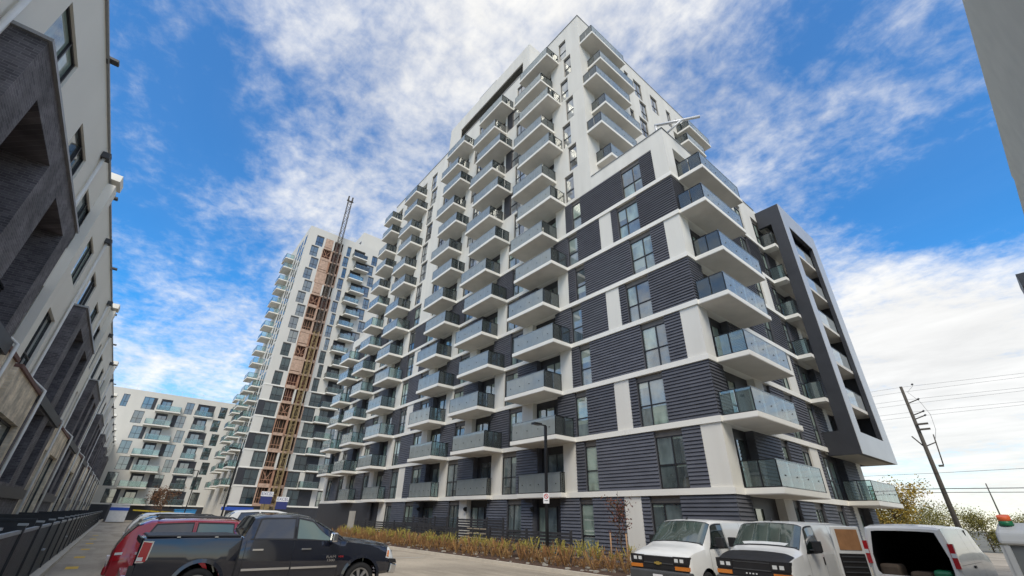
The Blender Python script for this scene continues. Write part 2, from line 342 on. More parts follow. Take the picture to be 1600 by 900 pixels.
# ------------------------------------------------------------------ facade system
# a Face has local X along the wall, local -Y outward, Z up
class Face:
    def __init__(s, root, M): s.root = root; s.M = M
    def place(s, name, me, u, z, d=0., parent=None, kind=None):
        return link(name, me, parent or s.root, s.M @ T(u, -d, z), kind)
    def box(s, name, m, u0, u1, z0, z1, d0, d1, parent=None):
        key = ('box', m, round(u1-u0, 3), round(z1-z0, 3), round(d1-d0, 3))
        me = cached(key, lambda: MB().box(0, u1-u0, -(d1-d0), 0, 0, z1-z0).mesh(name, m))
        return s.place(name, me, u0, z0, d0, parent)
    def siding(s, name, m, u0, u1, z0, z1, pitch=.165, back0=0., back1=0., d=.0):
        def mk():
            b = MB(); w = u1-u0; h = z1-z0; n = max(1, round(h/pitch)); p = h/n
            b.box(back0, w-back1, .035, .6, 0, h)
            for i in range(n):
                za, zb = i*p, (i+1)*p; jit = random.uniform(-.003, .003)
                b.quad((0, -.034+jit, za+.012), (w, -.034+jit, za+.012), (w, .02, zb), (0, .02, zb))
                b.quad((0, .03, za), (w, .03, za), (w, -.034+jit, za+.012), (0, -.034+jit, za+.012))
                for u in (0, w): b.quad((u, .035, za), (u, -.034+jit, za+.012), (u, .02, zb), (u, .035, zb))
            return b.mesh(name, m)
        me = cached(('sid', m, round(u1-u0, 3), round(z1-z0, 3), back0, back1, d), mk)
        return s.place(name, me, u0, z0, d)
    def window(s, u0, u1, z0, z1, cols=2, split=.42, transom=.45, top=.3, d=-.10, pane='pane', name='window', many=True, rev=False):
        w = u1-u0; h = z1-z0
        fr = .055; us = [0, w] if cols == 1 else [0, w*(1-split if rev else split), w]
        zt = h-top; zs = [0, zt*transom, zt] if transom else [0, zt]
        def mk():
            b = MB()
            for i, u in enumerate(us):
                a = 0 if i == 0 else (w-fr if i == len(us)-1 else u-fr/2); b.box(a, a+fr, 0, .10, 0, zt)
            for j, zz in enumerate(zs):
                a = 0 if j == 0 else (zt-fr if j == len(zs)-1 else zz-fr/2)
                for i in range(len(us)-1):
                    ua = us[i]+(fr if i == 0 else fr/2); ub = us[i+1]-(fr if i == len(us)-2 else fr/2); b.box(ua, ub, .004, .096, a, a+fr)
            if top: b.box(0, w, .015, .09, zt, h, 1)
            b.box(0, w, .11, .5, 0, h)
            return b.mesh(name, ['winframe', 'taupe'])
        key = (name, cols, split, transom, top, round(w, 2), round(h, 2), rev)
        o = s.place(name, cached(key, mk), u0, z0, d)
        if many:
            for i in range(len(us)-1):
                for j in range(len(zs)-1):
                    pw, ph = us[i+1]-us[i], zs[j+1]-zs[j]
                    me = cached(('pane', pane, round(pw, 2), round(ph, 2)), lambda: MB().quad_(pw, ph).mesh('pane', pane))
                    s.place('pane', me, u0+us[i], z0+zs[j], d-.05, o)
        else:
            me = cached(('pane', pane, round(w, 2), round(zt, 2)), lambda: MB().quad_(w, zt).mesh('pane', pane)); s.place('pane', me, u0, z0, d-.05, o)
        return o
    def door(s, u0, u1, z0, z1, rev=False, pane='pane', wallm='darkpanel', d=-.34, many=True):
        w = u1-u0; h = z1-z0; dw = min(1.65, w-.3); a = .12 if rev else w-dw-.12; dh = h-.42
        def mk():
            b = MB(); b.box(0, a, .05, .3, 0, h); b.box(a+dw, w, .05, .3, 0, h); b.box(a, a+dw, .05, .3, dh, h)
            f = .06
            b.box(a, a+f, 0, .12, 0, dh, 1); b.box(a+dw-f, a+dw, 0, .12, 0, dh, 1); b.box(a+dw/2-f/2, a+dw/2+f/2, .01, .12, 0, dh, 1)
            b.box(a+f, a+dw-f, .004, .118, dh-f, dh, 1); b.box(a+f, a+dw-f, .004, .118, 0, f, 1); b.box(a+f, a+dw-f, .012, .10, dh*.42, dh*.42+.05, 1)
            b.box(a, a+dw, .14, .3, 0, dh, 1)
            return b.mesh('balcony_door', [wallm, 'winframe'])
        o = s.place('balcony_door', cached(('door', wallm, rev, round(w, 2), round(h, 2)), mk), u0, z0, d)
        for i in range(2):
            me = cached(('dpane', pane, round(dw/2, 2), round(dh, 2)), lambda: MB().quad_(dw/2, dh).mesh('pane', pane)); s.place('pane', me, u0+a+i*dw/2, z0, d-.06, o)
        return o
    def balcony(s, u0, u1, z, depth=1.6, thick=.24, d0=0., front='bal_front', side='bal_side', panels=4, base=0.0, name='balcony', glassh=1.05, slabm='slab', edge=True, full=True):
        w = u1-u0
        def mk():
            b = MB(); b.box(0, w, -depth, 0, 0, thick)
            if edge: b.box(-.012, w+.012, -depth-.012, 0, .03, thick+.015, 1)
            return b.mesh(name, [slabm, 'band'])
        o = s.place(name, cached((name, round(w, 2), depth, thick, edge), mk), u0, z, d0)
        zz = z+thick+.03; ins = .07
        def rl():
            b = MB(); h = glassh
            dd = depth-ins; L0, L1 = ins, w-ins
            b.box(L0-.02, L1+.02, -dd-.02, -dd+.02, h, h+.03, 1)
            for uu in (L0, L1): b.box(uu-.02, uu+.025, -dd+.02, 0, h, h+.04)
            for uu in (L0, L1):
                b.box(uu-.02, uu+.02, -dd-.02, -dd+.02, -.03, h); b.box(uu-.02, uu+.02, -.06, -.02, -.03, h); b.box(uu-.015, uu+.015, -dd*.52-.015, -dd*.52+.015, -.03, h)
                b.box(uu-.012, uu+.012, -dd+.02, -.06, 0, .035)
            b.box(L0+.02, L1-.02, -dd-.015, -dd+.015, 0, .03)
            pw = (L1-L0)/panels
            for i in range(panels):
                c = L0+pw*(i+.5)
                b.box(c-.02, c+.02, -dd-.035, -dd-.012, h*.42, h*.42+.055)
                if i: b.box(L0+pw*i-.010, L0+pw*i+.010, -dd-.004, -dd+.02, .03, h, 1)
            return b.mesh('handrail', ['rail', 'railgrey'])
        s.place('handrail', cached(('rl', round(w, 2), depth, panels, glassh), rl), u0, zz, d0, o)
        pw = (w-2*ins)/panels
        gp = cached(('gp', front, round(pw, 3), glassh), lambda: MB().box(.015, pw-.015, -.006, .006, .035, glassh-.004).mesh('glass_panel', front))
        for i in range(panels): s.place('glass_panel', gp, u0+ins+pw*i, zz, d0+depth-ins, o)
        hp = (depth-ins)*.5
        sp = cached(('sp', side, depth, glassh), lambda: MB().box(-.006, .006, -hp+.03, -.03, .04, glassh-.004).mesh('glass_panel', side))
        for uu in ((u0+ins, u1-ins) if full else (u0+ins, u1-ins)):
            for k in (0, 1): s.place('glass_panel', sp, uu, zz, d0+k*hp, o)
        return o
def _q(s, w, h): s.quad((0, 0, 0), (w, 0, 0), (w, 0, h), (0, 0, h)); return s
MB.quad_ = _q

# ------------------------------------------------------------------ ground
gb = MB(); S = 3000
gb.quad((-S, -S, -.02), (S, -S, -.02), (S, S, -.02), (-S, S, -.02)); gb.build('ground', 'ground', kind='structure')
gb = MB(); gb.quad((-1.1, -12, 0), (70, -12, 0), (70, 140, 0), (-1.1, 140, 0)); gb.build('parking_lot', 'lot', kind='structure')
gb = MB()
for (y0, y1) in ((24.2, 25.2), (29.2, 30.2), (34.6, 35.6), (40.1, 41.1), (46, 47), (52, 53)): gb.quad((-.72, y0, .004), (-.36, y0, .004), (-.36, y1, .004), (-.72, y1, .004))
gb.build('yellow_marking', 'yellow', kind='structure')
gb = MB(); gb.quad((8.6, 24.3, .004), (13.9, 24.3, .004), (13.9, 24.42, .004), (8.6, 24.42, .004))
for yy in (27.3, 30.3, 33.3): gb.quad((.6, yy-3, .004), (6.2, yy-3, .004), (6.2, yy-2.9, .004), (.6, yy-2.9, .004))
gb.build('parking_line', 'whiteline', kind='structure')
kb = MB(); kb.box(-1.32, -1.1, -4, 125, -.1, .16); kb.build('kerb_by_yards', 'kerb', kind='structure')
kb = MB(); kb.box(15.05, 15.2, 10.6, 60, -.1, .14); kb.box(15.2, 19.3, 10.6, 10.75, -.1, .14); kb.build('kerb_by_planting', 'kerb', kind='structure')
mb = MB()
nx, ny = 8, 60
g = [[(15.2+4.5*i/nx, 10.75+49*j/ny, .12+random.uniform(-.02, .05)+.05*math.sin(i*.9)) for j in range(ny+1)] for i in range(nx+1)]
for i in range(nx):
    for j in range(ny): mb.quad(g[i][j], g[i+1][j], g[i+1][j+1], g[i][j+1])
mb.build('planting_soil', 'mulch', kind='structure')
gb = MB(); gb.quad((-40, -12, .02), (-1.32, -12, .02), (-1.32, 130, .02), (-40, 130, .02)); gb.build('yard_paving', 'concrete', kind='structure')

# ------------------------------------------------------------------ main apartment building
def L(n): return H+1.13+2.938*(n-1)
BT = .27
X0, Y0 = 19.8, 9.4
main = thing('apartment_building', 'tall white and charcoal apartment block with rows of glass balconies, nearest on the right', 'building', (X0, Y0, 0))
FL = Face(main, T(X0, 0, 0) @ Matrix.Rotation(-math.pi/2, 4, 'Z'))   # u = -y
FE = Face(main, T(0, Y0, 0))                                         # u = x
FT = Face(main, T(0, 15.5, 0))
core = MB()
core.box(20.4, 38.9, 10.0, 61.6, 0, L(8)+.2); core.box(20.4, 41.9, 16.1, 54.3, L(8)+.2, 45.4)
core.build('core_wall', 'stucco', main)
EVEN = [('W', 9.4, 10.4), ('S', 10.4, 11.37), ('w2', 11.37, 12.92), ('S', 12.92, 16.7), ('w1', 16.7, 17.6), ('S', 17.6, 18.25), ('W', 18.25, 19.3), ('D', 19.3, 21.6), ('S', 21.6, 23.7), ('w2', 23.7, 25.3), ('W', 25.3, 26.5), ('D', 26.5, 28.75), ('S', 28.75, 30.9), ('w2', 30.9, 32.5), ('W', 32.5, 33.67), ('D', 33.67, 35.97), ('S', 35.97, 36.8), ('w2', 36.8, 38.5), ('S', 38.5, 39.9), ('W', 39.9, 41.2), ('w2', 41.2, 42.8), ('S', 42.8, 44.6), ('Dr', 44.6, 46.9), ('W', 46.9, 48.1), ('w2', 48.1, 49.7), ('S', 49.7, 52.0), ('Dr', 52.0, 54.4), ('W', 54.4, 55.6), ('w2', 55.6, 57.2), ('S', 57.2, 59.5), ('w2', 59.5, 61.2), ('W', 61.2, 62.2)]
ODD = [('S', 9.4, 11.97), ('w2', 11.97, 13.6), ('S', 13.6, 14.08), ('W', 14.08, 15.1), ('S', 15.1, 17.2), ('w1', 17.2, 18.15), ('S', 18.15, 19.65), ('Dr', 19.65, 22.06), ('W', 22.06, 23.15), ('w2', 23.15, 24.6), ('S', 24.6, 26.8), ('Dr', 26.8, 29.3), ('W', 29.3, 30.3), ('w2', 30.3, 31.8), ('S', 31.8, 34.1), ('Dr', 34.1, 36.4), ('W', 36.4, 37.5), ('w2', 37.5, 39.1), ('S', 39.1, 41.75), ('w2', 41.75, 43.2), ('W', 43.2, 44.6), ('D', 44.6, 46.6), ('S', 46.6, 49.2), ('w2', 49.2, 50.8), ('W', 50.8, 52.1), ('D', 52.1, 54.2), ('S', 54.2, 56.0), ('w2', 56.0, 57.6), ('W', 57.6, 58.7), ('S', 58.7, 60.2), ('w2', 60.2, 61.4), ('S', 61.4, 62.2)]
for n in range(1, 16):
    z0 = 0 if n == 1 else L(n-1)+BT; z1 = L(n)
    even = n % 2 == 0
    lo, hi = (9.4, 62.2) if n <= 8 else (15.5, 54.9)
    for kd, a, b in (EVEN if even else ODD):
        a, b = max(a, lo), min(b, hi)
        if b-a < .05: continue
        if n in (10, 12, 14) and a == 25.3:
            FL.box('dark_panel', 'darkpanel', -26.2, -25.3, z0, z1, -.6, -.02); FL.box('wall_panel', 'stucco', -26.5, -26.2, z0, z1, -.6, 0); continue
        if n == 1 and kd == 'W' and (a == 22.06 or a == 36.4): kd = 'S'
        if kd == 'S':
            dark = n <= 7 or (n == 8 and (b < 18.3 or a > 42.5))
            if dark:
                c = (.02 if a == 9.4 else 0)
                FL.siding('siding_panel', 'siding', -b, -a, z0, z1, back1=c); continue
            kd = 'W'
        pm = 'pane' if n <= 8 else 'pane_tower'
        if kd == 'W': FL.box('wall_panel', 'stucco', -b, -a, z0, z1, -.6, 0)
        elif kd == 'w2': FL.window(-b, -a, z0, z1, 2, pane=pm, top=.3 if n <= 8 else .16, many=(a < 26 and n <= 9), rev=even)
        elif kd == 'w1': FL.window(-b, -a, z0, z1, 1, pane=pm, top=.3 if n <= 8 else .2, many=n <= 8)
        else:
            if n == 1 and a > 43: FL.box('dark_panel', 'charcoal', -b, -a, z0, z1, -.6, -.03)
            else: FL.door(-b, -a, z0, z1, rev=(kd == 'Dr'), pane=pm)
    # floor band
    if n < 8:
        cuts = [9.32, 14.6, 18.8, 22.6, 26.0, 29.8, 33.2, 37.0, 41.0, 44.5, 48.0, 52.0, 55.5, 59.0, 62.25]
        for c0_, c1_ in zip(cuts, cuts[1:]): FL.box('floor_band', 'band', -c1_+.006, -c0_-(.006 if c0_ > 9.4 else 0), L(n), L(n)+BT, -.6, .08)
    elif n == 8:
        FL.box('floor_band', 'stucco', -15.5, -9.4, L(8), L(8)+1.17, -.6, 0); FL.box('floor_band', 'stucco', -54.9, -15.5, L(8), L(8)+BT, -.6, 0)
        FL.box('floor_band', 'stucco', -62.2, -54.9, L(8), L(8)+1.17, -.6, 0)
    elif n < 15: FL.box('floor_band', 'stucco', -54.9, -15.5, L(n), L(n)+BT, -.6, 0)
    else: FL.box('parapet', 'stucco', -54.9, -15.5, L(15), H+43.95, -.6, 0)
FL.box('parapet_cap', 'capmetal', -54.95, -15.44, H+43.95, H+44.0, -.65, .06)
FL.box('parapet_cap', 'capmetal', -15.44, -9.36, L(8)+1.17, L(8)+1.21, -.65, .05)
# far end walls of the tower and the podium
fb = MB(); fb.box(20.42, 38.8, 61.62, 62.18, .02, L(8)+1.15); fb.box(20.42, 41.8, 54.32, 54.88, L(8)+1.0, H+43.9); fb.build('rear_wall', 'stucco', main)
# balconies along the street face
EV_S = [(19.1, 23.0), (26.25, 30.3), (33.35, 37.2), (43.4, 47.25), (50.95, 54.3)]
OD_S = [(18.2, 22.3), (25.2, 29.4), (32.4, 36.3), (44.2, 47.8), (51.8, 55.2)]
for n in range(1, 15):                       # slab at L(n) is the floor of storey n+1
    st = n+1; sl = EV_S if st % 2 == 0 else OD_S
    for k, (a, b) in enumerate(sl):
        if n >= 8 and k == 4: b = min(b, 54.6)
        dep = 1.62
        if n == 1: dep = .42 if k in (0, 1) else .75
        FL.balcony(-b, -a, L(n), depth=dep, d0=.08 if n < 8 else 0., panels=4 if dep > 1 else 5)
for st, (a, b) in ((4, (58.2, 61.6)), (6, (58.2, 61.6)), (8, (58.2, 61.6)), (5, (57.2, 60.8)), (7, (57.2, 60.8)), (3, (57.2, 60.8))):
    FL.balcony(-b, -a, L(st-1), d0=.08 if st-1 < 8 else 0, depth=1.5)
# end face
EE = [('W', 20.4, 20.75), ('D', 20.75, 22.9), ('S', 22.9, 26.0), ('w1', 26.0, 26.9), ('S', 26.9, 28.7), ('w1', 28.7, 30.0), ('W', 30.0, 31.2), ('S', 31.2, 31.7), ('w1', 31.7, 32.9), ('D', 32.9, 35.4), ('S', 35.4, 37.9), ('W', 37.9, 38.9)]
EO = [('S', 19.8, 21.2), ('D', 21.2, 24.57), ('W', 24.57, 25.6), ('w1', 25.6, 26.4), ('S', 26.4, 28.3), ('w1', 28.3, 29.6), ('S', 29.6, 31.6), ('w1', 31.6, 32.8), ('S', 32.8, 34.5), ('W', 34.5, 35.3), ('D', 35.3, 37.6), ('S', 37.6, 38.9)]
for n in range(1, 9):
    z0 = 0 if n == 1 else L(n-1)+BT; z1 = L(n)
    for kd, a, b in (EE if n % 2 == 0 else EO):
        if n == 8 and kd == 'S' : kd = 'W'
        if kd == 'W': FE.box('wall_panel', 'stucco', a, b, z0, z1, -.6, 0)
        elif kd == 'S': FE.siding('siding_panel', 'siding', a, b, z0, z1, back0=.66 if a == 19.8 else 0)
        elif kd == 'w1': FE.window(a, b, z0, z1, 1 if b-a < 1 else 2, split=.5)
        else: FE.door(a, b, z0, z1, rev=True)
    if n < 8:
        for c0_, c1_ in ((20.4, 24.6), (24.612, 30.0), (30.012, 34.5), (34.512, 38.95)): FE.box('floor_band', 'band', c0_, c1_, L(n), L(n)+BT, -.6, .08)
    else: FE.box('parapet', 'stucco', 20.4, 38.9, L(8), L(8)+1.17, -.6, 0)
FE.box('parapet_cap', 'capmetal', 19.75, 32.9, L(8)+1.17, L(8)+1.21, -.6, .05)
for n in range(1, 8):
    st = n+1; a, b = (20.6, 25.65) if st % 2 == 0 else (19.86, 24.7)
    FE.balcony(a, b, L(n), depth=1.55, d0=.08)
FE.balcony(33.6, 38.7, L(1), depth=1.5, d0=.08)
# projecting loggia frame on the end face
lf = MB(); xa, xb, ya, yb, za, zb = 32.93, 40.35, 7.62, 9.39, H+3.85, H+22.55
ox0, ox1, oz0, oz1 = 34.0, 38.85, H+5.2, H+20.8
for (a, b, c, d) in ((xa, ox0, za, zb), (ox1, xb, za, zb), (ox0, ox1, za, oz0), (ox0, ox1, oz1, zb)): lf.box(a, b, ya, ya+.03, c, d, 1)
for (a, b, c, d) in ((xa+.004, ox0, za+.004, zb-.004), (ox1, xb-.004, za+.004, zb-.004), (ox0, ox1, za+.004, oz0), (ox0, ox1, oz1, zb-.004)): lf.box(a, b, ya+.03, ya+.30, c, d, 0)
lf.box(xa, xa+.25, ya+.30, 8.46, za+.004, zb-.004, 0); lf.box(xa, xa+.25, 8.46, yb, za+.004, H+5.25, 0); lf.box(xa, xa+.25, 8.46, yb, H+21.0, zb-.004, 0)
lf.box(xb-.30, xb-.004, ya+.30, yb+2.5, za+.004, zb-.004, 0)
lf.box(xa+.25, xb-.30, ya+.30, yb, za+.01, za+.3, 2); lf.box(xa+.25, xb-.30, ya+.30, yb, zb-.35, zb-.01, 0)
lfo = lf.build('loggia_frame', ['charcoal', 'alupanel', 'soffit'], main)
for n in range(2, 8):
    if n > 2: link('loggia_floor', cached('lfl', lambda: MB().box(0, xb-.31-xa-.26, 0, yb-ya-.34, 0, .22).mesh('loggia_floor', 'slab')), main, T(xa+.26, ya+.31, L(n)))
    link('loggia_floor_edge', cached('lfe', lambda: MB().box(-.75, 0, 0, .93, 0, .24).mesh('loggia_floor_edge', 'band')), main, T(xa+.26, 8.47, L(n)-.01)) if n > 2 else None
    zz = L(n)+.25
    if n > 2:
        for i in range(3): link('glass_panel', cached('lgp', lambda: MB().box(.01, 1.6, 0, .015, 0, 1.05).mesh('glass_panel', 'bal_frame')), lfo, T(ox0+.01+i*1.61, ya+.36, zz))
        link('handrail', cached('lhr', lambda: MB().box(0, 4.84, 0, .05, 0, .05).mesh('handrail', 'rail')), lfo, T(ox0, ya+.345, zz+1.06))
        link('handrail', cached('lhs', lambda: MB().box(0, .04, 0, .92, 1.02, 1.07).box(0, .04, 0, .04, 0, 1.02).box(0, .04, .88, .92, 0, 1.02).mesh('handrail', 'rail')), lfo, T(xa-.45, 8.47, zz))
        link('glass_panel', cached('lsg', lambda: MB().box(0, .012, 0, .82, 0, 1.0).mesh('glass_panel', 'bal_side')), lfo, T(xa-.44, 8.52, zz+.02))
# tower end face (storeys 9-15)
TE = {1: [(20.45, 24.6)], 0: [(21.0, 25.2)]}
for n in range(9, 16):
    z0 = L(n-1)+BT; z1 = L(n); od = n % 2
    segs = [('W', 20.4, 21.1), ('D', 21.1, 24.4), ('W', 24.4, 26.9), ('w1', 26.9, 27.6), ('W', 27.6, 28.45), ('w2', 28.45, 29.85), ('W', 29.85, 31.5), ('w2', 31.5, 32.85), ('W', 32.85, 34.6), ('w1', 34.6, 35.5), ('W', 35.5, 36.6), ('D', 36.6, 39.6), ('W', 39.6, 41.9)] if od else \
           [('W', 20.4, 21.3), ('D', 21.3, 24.6), ('W', 24.6, 29.0), ('w2', 29.0, 30.25), ('W', 30.25, 35.4), ('D', 35.4, 38.2), ('W', 38.2, 41.9)]
    for kd, a, b in segs:
        if kd == 'W': FT.box('wall_panel', 'stucco', a, b, z0, z1, -.6, 0)
        elif kd == 'D': FT.door(a, b, z0, z1, rev=True, pane='pane_tower')
        else: FT.window(a, b, z0, z1, 2, split=.5, top=.16, pane='pane_tower', many=False)
    if n < 15: FT.box('floor_band', 'stucco', 20.4, 41.9, L(n), L(n)+BT, -.6, 0)
    else: FT.box('parapet', 'stucco', 20.4, 41.9, L(15), H+43.95, -.6, 0)
FT.box('floor_band', 'stucco', 20.4, 41.9, L(8)-.3, L(8)+BT, -.6, 0)
FT.box('parapet_cap', 'capmetal', 19.86, 41.95, H+43.952, H+44.002, -.6, .05)
for n in range(9, 15):
    st = n+1; a, b = (20.7, 25.75) if st % 2 == 0 else (19.86, 24.7)
    FT.balcony(a, b, L(n), depth=1.5)
    a, b = (35.2, 38.9) if st % 2 == 0 else (36.3, 41.0)
    FT.balcony(a, b, L(n), depth=1.5)
# penthouse flush with the street face
pb = MB(); pb.box(20.05, 38, 22.6, 39.2, H+43.4, H+48.1); pb.box(X0+.01, 20.05, 22.6, 39.2, H+44.02, H+44.2); pb.box(X0+.01, 20.05, 22.6, 23.7, H+44.2, H+48.1); pb.box(X0+.01, 20.05, 36.4, 39.2, H+44.2, H+48.1); pb.box(X0+.01, 20.05, 23.7, 36.4, H+45.95, H+48.1)
pho = pb.build('penthouse', 'stucco', main)
lb = MB()
for i in range(12): lb.quad((X0+.10, 23.7, H+44.22+i*.145), (X0+.10, 36.4, H+44.22+i*.145), (X0+.2, 36.4, H+44.22+i*.145+.15), (X0+.2, 23.7, H+44.22+i*.145+.15))
lb.build('louver', 'louver', pho)
rb = MB()
for yy in (29.5, 31.2, 32.9): rb.box(20.2, 20.25, yy, yy+.05, H+48.1, H+49.2)
rb.box(20.19, 20.26, 29.4, 33.1, H+49.2, H+49.26); rb.box(20.19, 20.26, 29.4, 33.1, H+48.7, H+48.74); rb.build('roof_rail', 'davit', pho)
# dark entrance volume under the far end
link('entrance_block', MB().box(19.62, 19.79, 46, 62.2, .02, L(1)-.02).mesh('entrance_block', 'charcoal'), main)
link('entrance_door', MB().box(19.54, 19.61, 49.6, 51.2, .05, 2.3).mesh('entrance_door', 'concrete'), main)
# wall lamps beside the patio doors
for yy in (21.9, 29.2, 36.2): link('wall_lamp', cached('wlamp', lambda: MB().box(0, .14, 0, .16, 0, .28).box(-.1, 0, .03, .13, .06, .22).mesh('wall_lamp', 'lamp_black')), main, T(X0-.17, yy, 2.35))
# roof davit on the podium corner
dv = thing('roof_davit', 'white crossed davit beams on the lower roof corner of the nearest block', 'davit', (20.7, 10.6, L(8)+1.2))
b = MB(); zz = L(8)+1.2
b.tube([(20.1, 9.9, zz-.02), (20.1, 9.9, zz+.85)], .08); b.tube([(20.5, 9.75, zz-.02), (20.5, 9.75, zz+.7)], .06); b.build('post', 'davit', dv)
b = MB(); b.tube([(20.05, 9.95, zz+.85), (21.75, 7.6, zz+.95)], .10, 4); b.build('boom', 'davit', dv)
b = MB(); b.tube([(20.75, 9.75, zz+.25), (20.95, 8.45, zz+.80)], .07, 4); b.build('brace', 'davit', dv)

# ------------------------------------------------------------------ second tower with construction hoist
YT = 93.5; t2 = thing('construction_tower', 'unfinished white tower with a hoist shaft of bare plywood, behind the nearest block', 'building', (14.5, YT, 0))
F2 = Face(t2, T(0, YT, 0)); F2L = Face(t2, T(14.5, 0, 0) @ Matrix.Rotation(-math.pi/2, 4, 'Z'))
def K(k): return H+.95+2.98*k
cb = MB(); cb.box(15.1, 44, YT+.6, 110, 0, H+59.0); cb.box(15.1, 40, 110, 121.5, 0, H+22.6); cb.box(27.6, 44, 97, 110, H+59.0, H+65.5); cb.build('core_wall', 'stucco2', t2)
for k in range(0, 19):
    z0, z1 = K(k)+.25, K(k+1); od = k % 2
    F2.box('floor_band', 'band' if k < 8 else 'stucco2', 14.5, 18.2, K(k), K(k)+.25, -.6, .06 if k < 8 else 0)
    F2.box('floor_band', 'band' if k < 8 else 'stucco2', 22.7, 44, K(k), K(k)+.25, -.6, .06 if k < 8 else 0)
    if k < 7:
        segs = [('W', 14.5, 16.1), ('w', 16.1, 18.2), ('W', 22.7, 23.4), ('w', 23.4, 25.6), ('S', 25.6, 27.8), ('W', 27.8, 28.8), ('w', 28.8, 30.4), ('S', 30.4, 44)] if not od else \
               [('S', 14.5, 15.6), ('w', 15.6, 17.85), ('W', 17.85, 18.2), ('w', 22.7, 24.9), ('W', 24.9, 25.85), ('w', 25.85, 27.6), ('S', 27.6, 28.8), ('W', 28.8, 30), ('S', 30, 44)]
    else:
        segs = [('W', 14.5, 16.3), ('w', 16.3, 17.95), ('W', 17.95, 18.2), ('W', 22.7, 23.6), ('w', 23.6, 24.5), ('W', 24.5, 25.3), ('D', 25.3, 28.0), ('W', 28.0, 29.9), ('w', 29.9, 31.3), ('W', 31.3, 44)] if od == 0 else \
               [('W', 14.5, 15.7), ('w', 15.7, 17.3), ('W', 17.3, 18.2), ('W', 22.7, 23.2), ('w', 23.2, 24.4), ('W', 24.4, 26.2), ('D', 26.2, 29.0), ('w', 29.0, 30.7), ('W', 30.7, 44)]
    for kd, a, b in segs:
        if kd == 'W': F2.box('wall_panel', 'stucco2', a, b, z0, z1, -.6, 0)
        elif kd == 'S': F2.box('dark_panel', 'charcoal', a, b, z0, z1, -.6, -.02)
        elif kd == 'w': F2.window(a, b, z0, z1, 2, split=.45, transom=.4, top=.2, pane='pane_far', many=False)
        else: F2.door(a, b, z0, z1, pane='pane_far')
    if k >= 7: F2.balcony(25.0 if od == 0 else 25.9, 28.4 if od == 0 else 29.2, K(k), depth=1.5, panels=3, d0=.0, front='bal_side')
    elif k > 0: F2.balcony(25.6 if not od else 24.9, 28.9 if not od else 28.4, K(k), depth=1.2, panels=3, d0=.06, front='bal_side')
    # unfinished hoist bay
    covered = (k >= 8 and not od and k != 12) or k == 15
    jm = 'ply_trim' if k % 3 == 1 else ('stucco2' if k % 4 == 2 else 'plywood')
    for (xa_, xb_, ya_) in ((18.2, 18.38, -.02), (20.15, 20.5, -.05), (21.9, 22.1, -.05), (22.5, 22.7, -.04)): MB().box(xa_, xb_, YT+ya_, YT+.5, z0-.25, z1).build('hoist_bay_jamb', jm, t2)
    for (xa_, xb_, ya_, zz_) in ((18.38, 20.15, -.08, .25+.15*(k % 2)), (20.5, 21.9, -.03, .1), (22.1, 22.5, -.07, .3)): MB().box(xa_, xb_, YT+ya_, YT+.5, z0-.25, z0+zz_).build('hoist_bay_slab', 'plywood', t2)
    if covered: b = MB(); b.box(18.38, 20.15, YT-.03, YT+.1, z0+.4, z1-.05); b.build('plywood_sheet', 'plywood', t2)
    b = MB(); b.box(18.3, 22.6, YT+.52, YT+.58, z0, z1); b.build('hoist_bay_back', 'redhole' if k in (6, 7, 9, 10, 13, 17, 18) else 'brownhole', t2)
    if not covered:
        b = MB()
        for i in range(3): x_ = 18.6+.5*i+random.uniform(-.1, .1); b.box(x_, x_+.07, YT+.2, YT+.27, z0, z1)
        if k % 4 == 1: b.tube([(18.5, YT+.15, z0+.1), (20.0, YT+.15, z1-.3)], .06, 4); b.tube([(20.0, YT+.18, z0+.1), (18.6, YT+.18, z1-.3)], .06, 4)
        b.box(18.4, 20.1, YT+.12, YT+.16, z0+1.0, z0+1.1); b.build('guard_timber', 'ply_trim', t2, kind='stuff')
F2.box('parapet', 'stucco2', 14.5, 44, K(19), H+59.4, -.6, 0)
# left flank of the tower
F2L.box('wall_panel', 'stucco2', -110, -YT-.6, 0, H+59.4, -.59, -.002)
F2L.box('wall_panel', 'stucco2', -121.5, -110, 0, H+22.9, -.59, -.002)
for k in range(0, 19):
    z0, z1 = K(k)+.25, K(k+1)
    for i, (a, b) in enumerate(((94.6, 96.0), (97.4, 98.8), (100.2, 101.6))):
        o = .35*((k+i) % 2)
        wb = cached(('t2s',), lambda: MB().box(0, 1.4, -.03, 0, 0, 2.5).mesh('window', 'winframe'))
        ow = F2L.place('window', wb, -(b+o), z0, 0)
        F2L.place('pane', cached(('t2sp',), lambda: MB().box(.06, 1.34, -.035, -.031, .06, 2.44).mesh('pane', 'pane_far')), -(b+o), z0, 0, ow)
    if k > 0:
        F2L.balcony(-106.8 if k % 2 else -107.8, -102.8 if k % 2 else -103.8, K(k), depth=1.9, panels=3, front='bal_side')
        if k < 8: F2L.balcony(-101.2 if k % 2 else -100.4, -97.4 if k % 2 else -96.6, K(k), depth=1.5, panels=3, front='bal_side'); F2L.balcony(-117 if k % 2 else -116, -113 if k % 2 else -112, K(k), depth=1.6, panels=3, front='bal_side')
rb = MB()
for i in range(9): rb.box(17+i*1.25, 17.06+i*1.25, YT+.4, YT+.46, H+59.4, H+60.5)
rb.box(17, 27, YT+.41, YT+.45, H+60.45, H+60.5); rb.box(17, 27, YT+.41, YT+.45, H+59.95, H+59.99); rb.build('roof_rail', 'davit', t2)
link('louver', MB().prism([(27.58, H+59.6), (27.58, H+62.5), (27.57, H+59.6)], 98, 98.1).box(27.54, 27.59, 97.6, 100.5, H+60.5, H+63).mesh('louver', 'louver'), t2)
